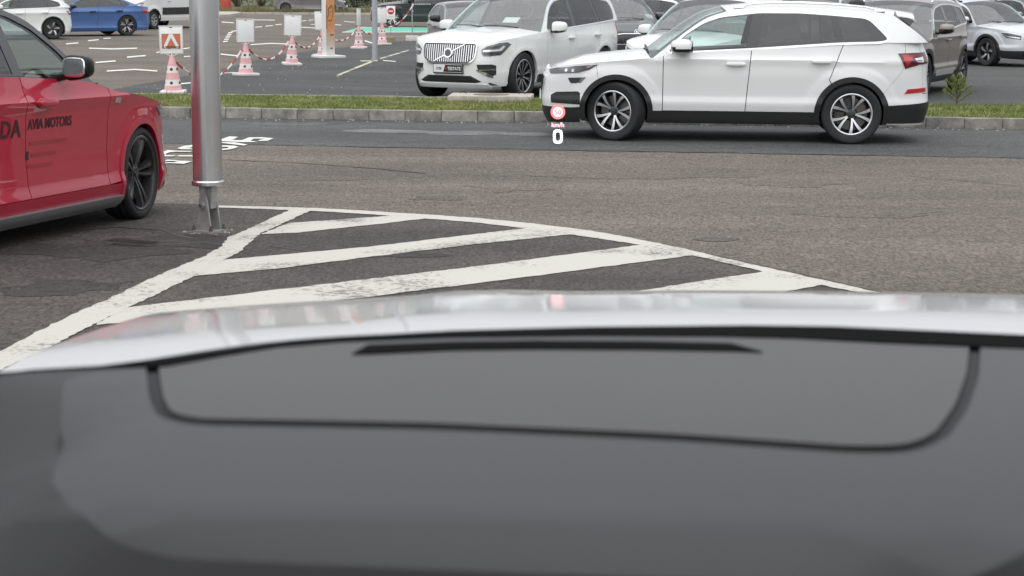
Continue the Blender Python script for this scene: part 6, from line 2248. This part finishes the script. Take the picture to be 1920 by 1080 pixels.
TAIGO = scaled(SPEC_SUV, 0.915, 0.955, 0.94, paint=SILVER, R=0.335, Ra=0.375, rimR=0.225, rim=RIM_TW5, extra=plain_front, trim=None, lampmat=LENSD, railmat=GLOSSB, tints=[PRIV, PRIV, PRIV, PRIV], steer=0.0)
build_car('silver_suv', 'silver SUV with dark arches at the right edge, facing right', TAIGO, put((1851, 124), 'FR', R_(296), TAIGO), R_(296))
FARR = scaled(SPEC_SUV, 0.93, 0.96, 0.97, paint=MIDG, extra=plain_front, rim=RIM_S7)
build_car('grey_suv', 'grey car barely showing behind the silver SUV at the top right corner', FARR, (14.75, 50.2, 0.004), R_(285))

# second row
DSK = scaled(SPEC_SUV, 0.96, 0.99, 1.0, paint=DARKG, mirrormat=BLACKC, gbar=GLOSSB, gbars=26)
fr_ = Vector((2.72, 39.3, 0))
ps = R_(282)
build_car('dark_suv', 'dark grey-green SUV with round chrome emblem behind the tail of the slatted-grille SUV', DSK, (fr_.x - math.cos(ps) * 2.24, fr_.y - math.sin(ps) * 2.24, 0.004), ps)
build_car('silver_suv', 'silver-grey estate seen through the gap behind the two white SUVs', scaled(SPEC_SUV, 0.97, 0.98, 0.96, paint=SILVER, extra=plain_front, rim=RIM_S7, rails=None), (4.35, 46.2, 0.004), R_(322))
GS = dict(SPEC_SALOON, paint=MIDG, mirrormat=BLACKC, clad=MIDG, rim=RIM_D5, tints=[GLASS, GLASS, GLASS])
ps = R_(281)
build_car('grey_saloon', 'grey saloon with curved roof half hidden behind the slatted-grille SUV', GS, (-0.86, 40.9, 0.004), ps)
build_car('white_suv', 'white SUV of which only the roof shows above the side-on white SUV', dict(XC60, extra=plain_front, tints=[PRIV] * 4), (6.9, 41.5, 0.004), R_(250))

# far left
S60 = scaled(SPEC_SALOON, 1.02, 1.0, 0.93, paint=BLUE, mirrormat=BLACKC, rim=RIM_D5, trim=None, R=0.345, clad=BLUE, handlemat=GLOSSB, tints=[PRIV, PRIV, PRIV])
build_car('blue_saloon', 'blue saloon parked left of the white van', S60, put((238, 67), 'RL', R_(216), S60), R_(216))
H208 = scaled(SPEC_HATCH, 0.945, 0.97, 0.92, paint=WHITE2, clad=WHITE2, archmat=BLACKP, rim=RIM_TW5, R=0.33, rimR=0.225)
build_car('white_hatchback', 'white hatchback cut by the left edge of the photo', H208, put((100, 74), 'RL', R_(212), H208), R_(212))
FORD = scaled(SPEC_HATCH, 0.98, 0.99, 1.0, paint=TAUPE, clad=TAUPE, rim=RIM_S7, R=0.32, rimR=0.21)
build_car('taupe_hatchback', 'taupe hatchback parked on the far verge before the shrubs', FORD, put((536, 26.5), 'RR', R_(-2), FORD), R_(-2))


def black_extra(c):
    suv_extra_keep(c)
    S = c.S
    d = c.out['front_door'][0]
    for k in range(9):
        u0 = S.us(0.55 - k * 0.085)
        c.add('door_print', [(u0, 0.95), (u0 + 0.06, 0.95), (u0 + 0.06, 0.985), (u0, 0.985)], WHITEI, off=0.003, thick=0, sides='L', parent=d, stp=0.08)


suv_extra_keep = plain_front
BLK = scaled(SPEC_SUV, 1.02, 1.0, 1.0, paint=BLACKC, extra=black_extra, rim=RIM_D5, rimR=0.275, R=0.37, Ra=0.41, trim=None)
build_car('black_suv', 'black SUV standing across behind the no entry sign', BLK, put((736, 51), 'FL', R_(182), BLK), R_(182))


# white panel van
def van_extra(c):
    plain_front(c)
    S = c.S
    c.add('side_rubbing_strip', [(S.us(1.25), 0.55), (S.us(-1.55), 0.55), (S.us(-1.55), 0.83), (S.us(1.25), 0.83)], BLACKP, off=0.012, thick=0.03)
    c.add('bumper_corner', [(S.us(S.xa + S.Ra + 0.03), 0.30), (S.us(S.xa + S.Ra + 0.03), 0.83), (S.uf(0.5), 0.85), (S.uf(0.5), 0.30)], BLACKP, off=0.012, thick=0.03)


VANW = paint('white van paint', (0.74, 0.75, 0.745))
VAN = scaled(SPEC_SUV, 1.0, 1.0, 1.0, paint=VANW)
VAN.update(wb=3.67, fo=1.0, ro=1.05, R=0.35, Ra=0.40, rimR=0.215, rim=dict(RIM_S7, face=mat('silver steel wheel', (0.5, 0.5, 0.5), 0.4, metal=0.5)),
           wide=[(0.2, 0.93), (0.4, 0.975), (0.8, 0.99), (1.2, 0.99), (1.5, 0.975)], g0=0.975, g1=0.09, g2=0.02,
           top=[(2.84, 0.98), (2.7, 1.04), (2.3, 1.14), (1.9, 1.22), (1.4, 1.28), (-3, 1.28)],
           A=[(1.95, 1.22), (1.6, 1.65), (1.35, 2.0), (1.05, 2.3)], roof=[(1.05, 2.3), (0.3, 2.42), (-1.0, 2.44), (-2.0, 2.43), (-2.72, 2.40)], D=[(-2.72, 2.40), (-2.76, 2.0), (-2.78, 1.6), (-2.79, 1.28)],
           dlo=rnd([(1.65, 1.33), (1.5, 1.6), (1.32, 1.88), (0.75, 1.9), (0.72, 1.33)], 0.06), pillars=[], tints=[PRIV], doors=(1.5, 0.6, (-0.6, -0.62, 0.7)), blean=0.0,
           bseam=(2.2, 2.05, 0.66), rseam=(-2.6, -2.2, 0.62), rseam_mid=[], zb=0.3, zs=0.42, zr=0.32, cowl=1.98, hcrown=0.05, gate_z=0.6, handles=[(0.75, 1.1)], mirror=(1.5, 1.45), mirror_size=(0.10, 0.14, 0.2), rails=None, extra=van_extra, archmat=BLACKP, clad=VANW, tail=[(0.2, 0), (2, 0)], nr=9.0, bow_rear=-0.02, bow_rear_low=-0.02)
build_car('white_van', 'white panel van with a black side strip left of the tall pole', VAN, put((287, 55), 'FL', R_(250), VAN), R_(250))
# ------------------------------------------------------------------ the car the photograph is taken from
OWNP = paint('silver white bonnet paint', (0.60, 0.60, 0.595), metal=0.1, rough=0.3)
OWNP.node_tree.nodes['Principled BSDF'].inputs['Coat Roughness'].default_value = 0.06
CLEAR = glass('own windscreen glass', (0.97, 0.975, 0.97), 1.38)
OWNSIDE = glass('own side glass', (0.85, 0.86, 0.86), 1.4)
OWN = scaled(SPEC_SUV, 1.0, 1.0, 1.0, paint=OWNP, screen=CLEAR, tints=[OWNSIDE, OWNSIDE, OWNSIDE, OWNSIDE], own=True, seat_x=-0.62, extra=None,
             top=[(2.34, 0.86), (2.25, 0.918), (2.0, 0.976), (1.6, 1.026), (1.2, 1.050), (0.95, 1.050), (0.8, 1.07), (-0.2, 1.113), (-1.2, 1.188), (-1.75, 1.212), (-2.4, 1.212)],
             A=[(0.97, 1.046), (0.64, 1.27), (0.36, 1.47), (0.10, 1.60)], roof=[(0.10, 1.60), (-0.3, 1.66), (-0.8, 1.67), (-1.4, 1.63), (-1.86, 1.55)], D=[(-1.86, 1.55), (-2.03, 1.42), (-2.2, 1.285), (-2.28, 1.205)], hcrown=0.034, ridge=0.006, step=0.03)
OWN['extra'] = plain_front
oyaw = R_(90 - 1.6)
fwv = Vector((math.cos(oyaw), math.sin(oyaw), -0.026 * math.sin(oyaw))).normalized()
nv = Vector((0, 0.026, 1)).normalized()
lf = nv.cross(fwv).normalized()
CX, CY = -0.50, 0.37                       # where the camera sits in the car
og = Vector((0, 0, 0)) - fwv * CX - lf * CY
og.z = 0
og.z = gz(0) + 0.004
og2 = Vector((0, 0, gz(0) + 0.004)) - fwv * CX - lf * CY
oc = build_car('camera_car', 'silver-white car in the foreground with bonnet and dark dashboard', OWN, (0, 0, 0), 0)
ow = oc.root
OM = Matrix((fwv, lf, nv)).transposed().to_4x4()
OM.translation = og2
ow.matrix_world = OM
ow.location = og2
ow.rotation_euler = OM.to_3x3().to_euler()
OMI = OM.inverted()


def dash_pt(px, py, z):
    """dashboard coordinates (lateral, forward) of a photograph pixel on the plane of height z in the car"""
    d = fw * F_PX + rt * (px - 960.0) - upv * (py - 540.0)
    o_ = OMI @ Vector((0, 0, CAM_H))
    dd = OMI.to_3x3() @ d
    k = (z - o_.z) / dd.z
    p = o_ + dd * k
    return (p.y, p.x)


DZ = 1.165 - 0.0
DASHM = mat('soft dashboard with painted shade', (0.034, 0.033, 0.035), rough=0.62, bump=(900, 0.12), noise=(3, 0.06))  # darker colour stands in for shade on the rolled-over edge
PADM = mat('dashboard pad with painted light', (0.058, 0.057, 0.060), rough=0.6, bump=(900, 0.12), noise=(3, 0.05))  # lighter colour stands in for light on the upward-facing part
LIDM = mat('grey projector surround', (0.074, 0.072, 0.072), rough=0.58, bump=(900, 0.1), noise=(3, 0.05))


LB, RB, LL = dash_pt(330, 975, DZ), dash_pt(1850, 1035, DZ), dash_pt(152, 850, DZ)[0]


def dsurf(a, x):
    """dashboard skin: a = -lateral, x = forward"""
    a, x = np.asarray(a, float), np.asarray(x, float)
    lat = -a
    edge_x = np.interp(-lat, [-LB[0], -RB[0]], [LB[1], RB[1]])
    z = DZ - 0.055 * ssm(edge_x - x, -0.01, 0.075) - 0.30 * ssm(edge_x - x, 0.05, 0.30) - 0.022 * ssm(lat - LL, -0.012, 0.05) * (1 - ssm(x, 0.38, 0.50))
    return np.stack([x, -a, z], -1)


def dpoly(pts):
    return [(-p[0], p[1]) for p in [dash_pt(px, py, DZ) for px, py in pts]]


def dpanel(nm, poly, m, off, thick, holes=(), parent=ow, step=0.03):
    V, T = flat(poly, step, list(holes))
    A, Fc = wrap(V, T, dsurf, off, thick)
    return mesh(nm, A, Fc, m, parent, 0.7)


EDGE = [(-260, 740), (-100, 708), (60, 697), (200, 691), (310, 688), (420, 668), (520, 652), (640, 642), (850, 634), (1100, 631), (1350, 632), (1500, 636), (1650, 644), (1800, 650), (1960, 656), (2200, 672)]
lid0 = dpoly([(298, 690), (306, 745), (322, 773), (370, 784), (800, 792), (1250, 812), (1600, 836), (1700, 834), (1752, 812), (1790, 760), (1812, 700), (1818, 640), (1650, 634), (1500, 627), (1350, 624), (1100, 623), (850, 627), (640, 636), (520, 647), (420, 662), (298, 682)])
lid = rnd(lid0, 0.02, 3)
pad = rnd(dpoly([(120, 705), (95, 900), (135, 955), (200, 985), (330, 995), (1000, 1022), (1850, 1054), (2020, 1000), (1960, 652), (1812, 646), (1650, 639), (1500, 631), (1350, 627), (1100, 626), (850, 630), (640, 638), (520, 649), (420, 664), (310, 685)]), 0.04, 5)
main_ = dpoly(EDGE) + [(0.86, 0.55), (0.86, -0.05), (-0.86, -0.05), (-0.86, 0.55)]
dpanel('dashboard', main_, DASHM, 0.0, 0.0, holes=[pad])
groove = [(a[0] + (b_[0] - a[0]) * 0.4, b_[1]) for a, b_ in zip(lid, offset_poly(lid, 0.018))]
dpanel('dashboard_pad', pad, PADM, 0.0, 0.0, holes=[groove])
dpanel('pad_groove', offset_poly(lid, 0.03), mat('dark groove', (0.02, 0.02, 0.021), 0.8), -0.003, 0.0)
slot = dpoly([(660, 666), (690, 649), (850, 643), (1000, 641), (1200, 642), (1370, 646), (1430, 662), (1375, 660), (1200, 657), (1000, 656), (850, 658), (700, 665)])
ld = dpanel('projector_surround', lid, LIDM, 0.0, 0.02)
dpanel('defroster_slot', slot, VOID, 0.0012, 0.001, parent=ld)
dpanel('side_vent', dpoly([(-60, 775), (60, 772), (20, 800), (-60, 815)]), VOID, -0.006, 0.004)

# black cowl screen between bonnet and dashboard
up_e = [(-260, 738), (60, 695.5), (190, 688), (330, 670), (440, 655), (560, 640), (700, 630), (850, 622), (1100, 615), (1400, 612), (1560, 614), (1700, 620), (1960, 632), (2200, 645)]
dpanel('cowl_screen', dpoly(up_e + EDGE[::-1]), VOID, 0.001, 0.03)

# ------------------------------------------------------------------ head-up display image hanging over the road ahead
HUDW = mat('display white glow', (0.9, 0.9, 0.9), emit=(1.0, 0.93, 0.95), estr=0.9)
HUDR = mat('display red glow', (0.6, 0.1, 0.1), emit=(1.0, 0.20, 0.17), estr=0.75)
HUDP = mat('display pink glow', (0.8, 0.4, 0.5), emit=(1.0, 0.62, 0.70), estr=0.8)
HUDD = mat('display dim ink', (0.03, 0.015, 0.025), rough=0.6)
HD = 6.0
mm = HD / F_PX


def hud_at(px, py):
    d = fw * F_PX + rt * (px - 960.0) - upv * (py - 540.0)
    return Vector((0, 0, CAM_H)) + d * (HD / d.dot(fw))


hp0 = hud_at(1046, 230)
hud = empty('head_up_display', tuple(hp0))
tag(hud, 'glowing head-up display reading 50, km/h and 0 before the white SUV bumper', 'display')
hud.rotation_euler = M.to_3x3().to_euler()


def hpart(nm, v2, f2, m, z=0.0):
    return mesh(nm, [(x * mm, y * mm, z) for x, y in v2], f2, m, hud, 0)


def ring2(r0, r1, cx, cy, n=40):
    V = [(cx + r * math.cos(2 * math.pi * i / n), cy + r * math.sin(2 * math.pi * i / n)) for r in (r0, r1) for i in range(n)]
    return V, [(i, n + i, n + (i + 1) % n, (i + 1) % n) for i in range(n)]


hpart('sign_ring', *ring2(9.3, 13.5, 0, 20), HUDR)
V = [(9.3 * math.cos(2 * math.pi * i / 40), 20 + 9.3 * math.sin(2 * math.pi * i / 40)) for i in range(40)]
hpart('sign_face', V, [tuple(range(40))], HUDP, 0.0)
V, Fc = text_flat('50', 13, 0.0, 1.0, 0, 'CENTER')
hpart('sign_digits', [(x, y + 15.3) for x, y in V], Fc, HUDD, 0.002)
V, Fc = text_flat('km/h', 12, 0.15, 1.0, 0, 'CENTER')
hpart('unit_letters', [(x, y - 8) for x, y in V], Fc, HUDP)
zo = [(9.0 * math.copysign(abs(math.cos(a)) ** 0.6, math.cos(a)), -26 + 13.0 * math.copysign(abs(math.sin(a)) ** 0.6, math.sin(a))) for a in np.linspace(0, 2 * math.pi, 40, endpoint=False)]
zi = [(4.6 * math.copysign(abs(math.cos(a)) ** 0.6, math.cos(a)), -26 + 8.4 * math.copysign(abs(math.sin(a)) ** 0.6, math.sin(a))) for a in np.linspace(0, 2 * math.pi, 40, endpoint=False)]
hpart('speed_digit', zo + zi, [(40 + i, i, (i + 1) % 40, 40 + (i + 1) % 40) for i in range(40)], HUDW)
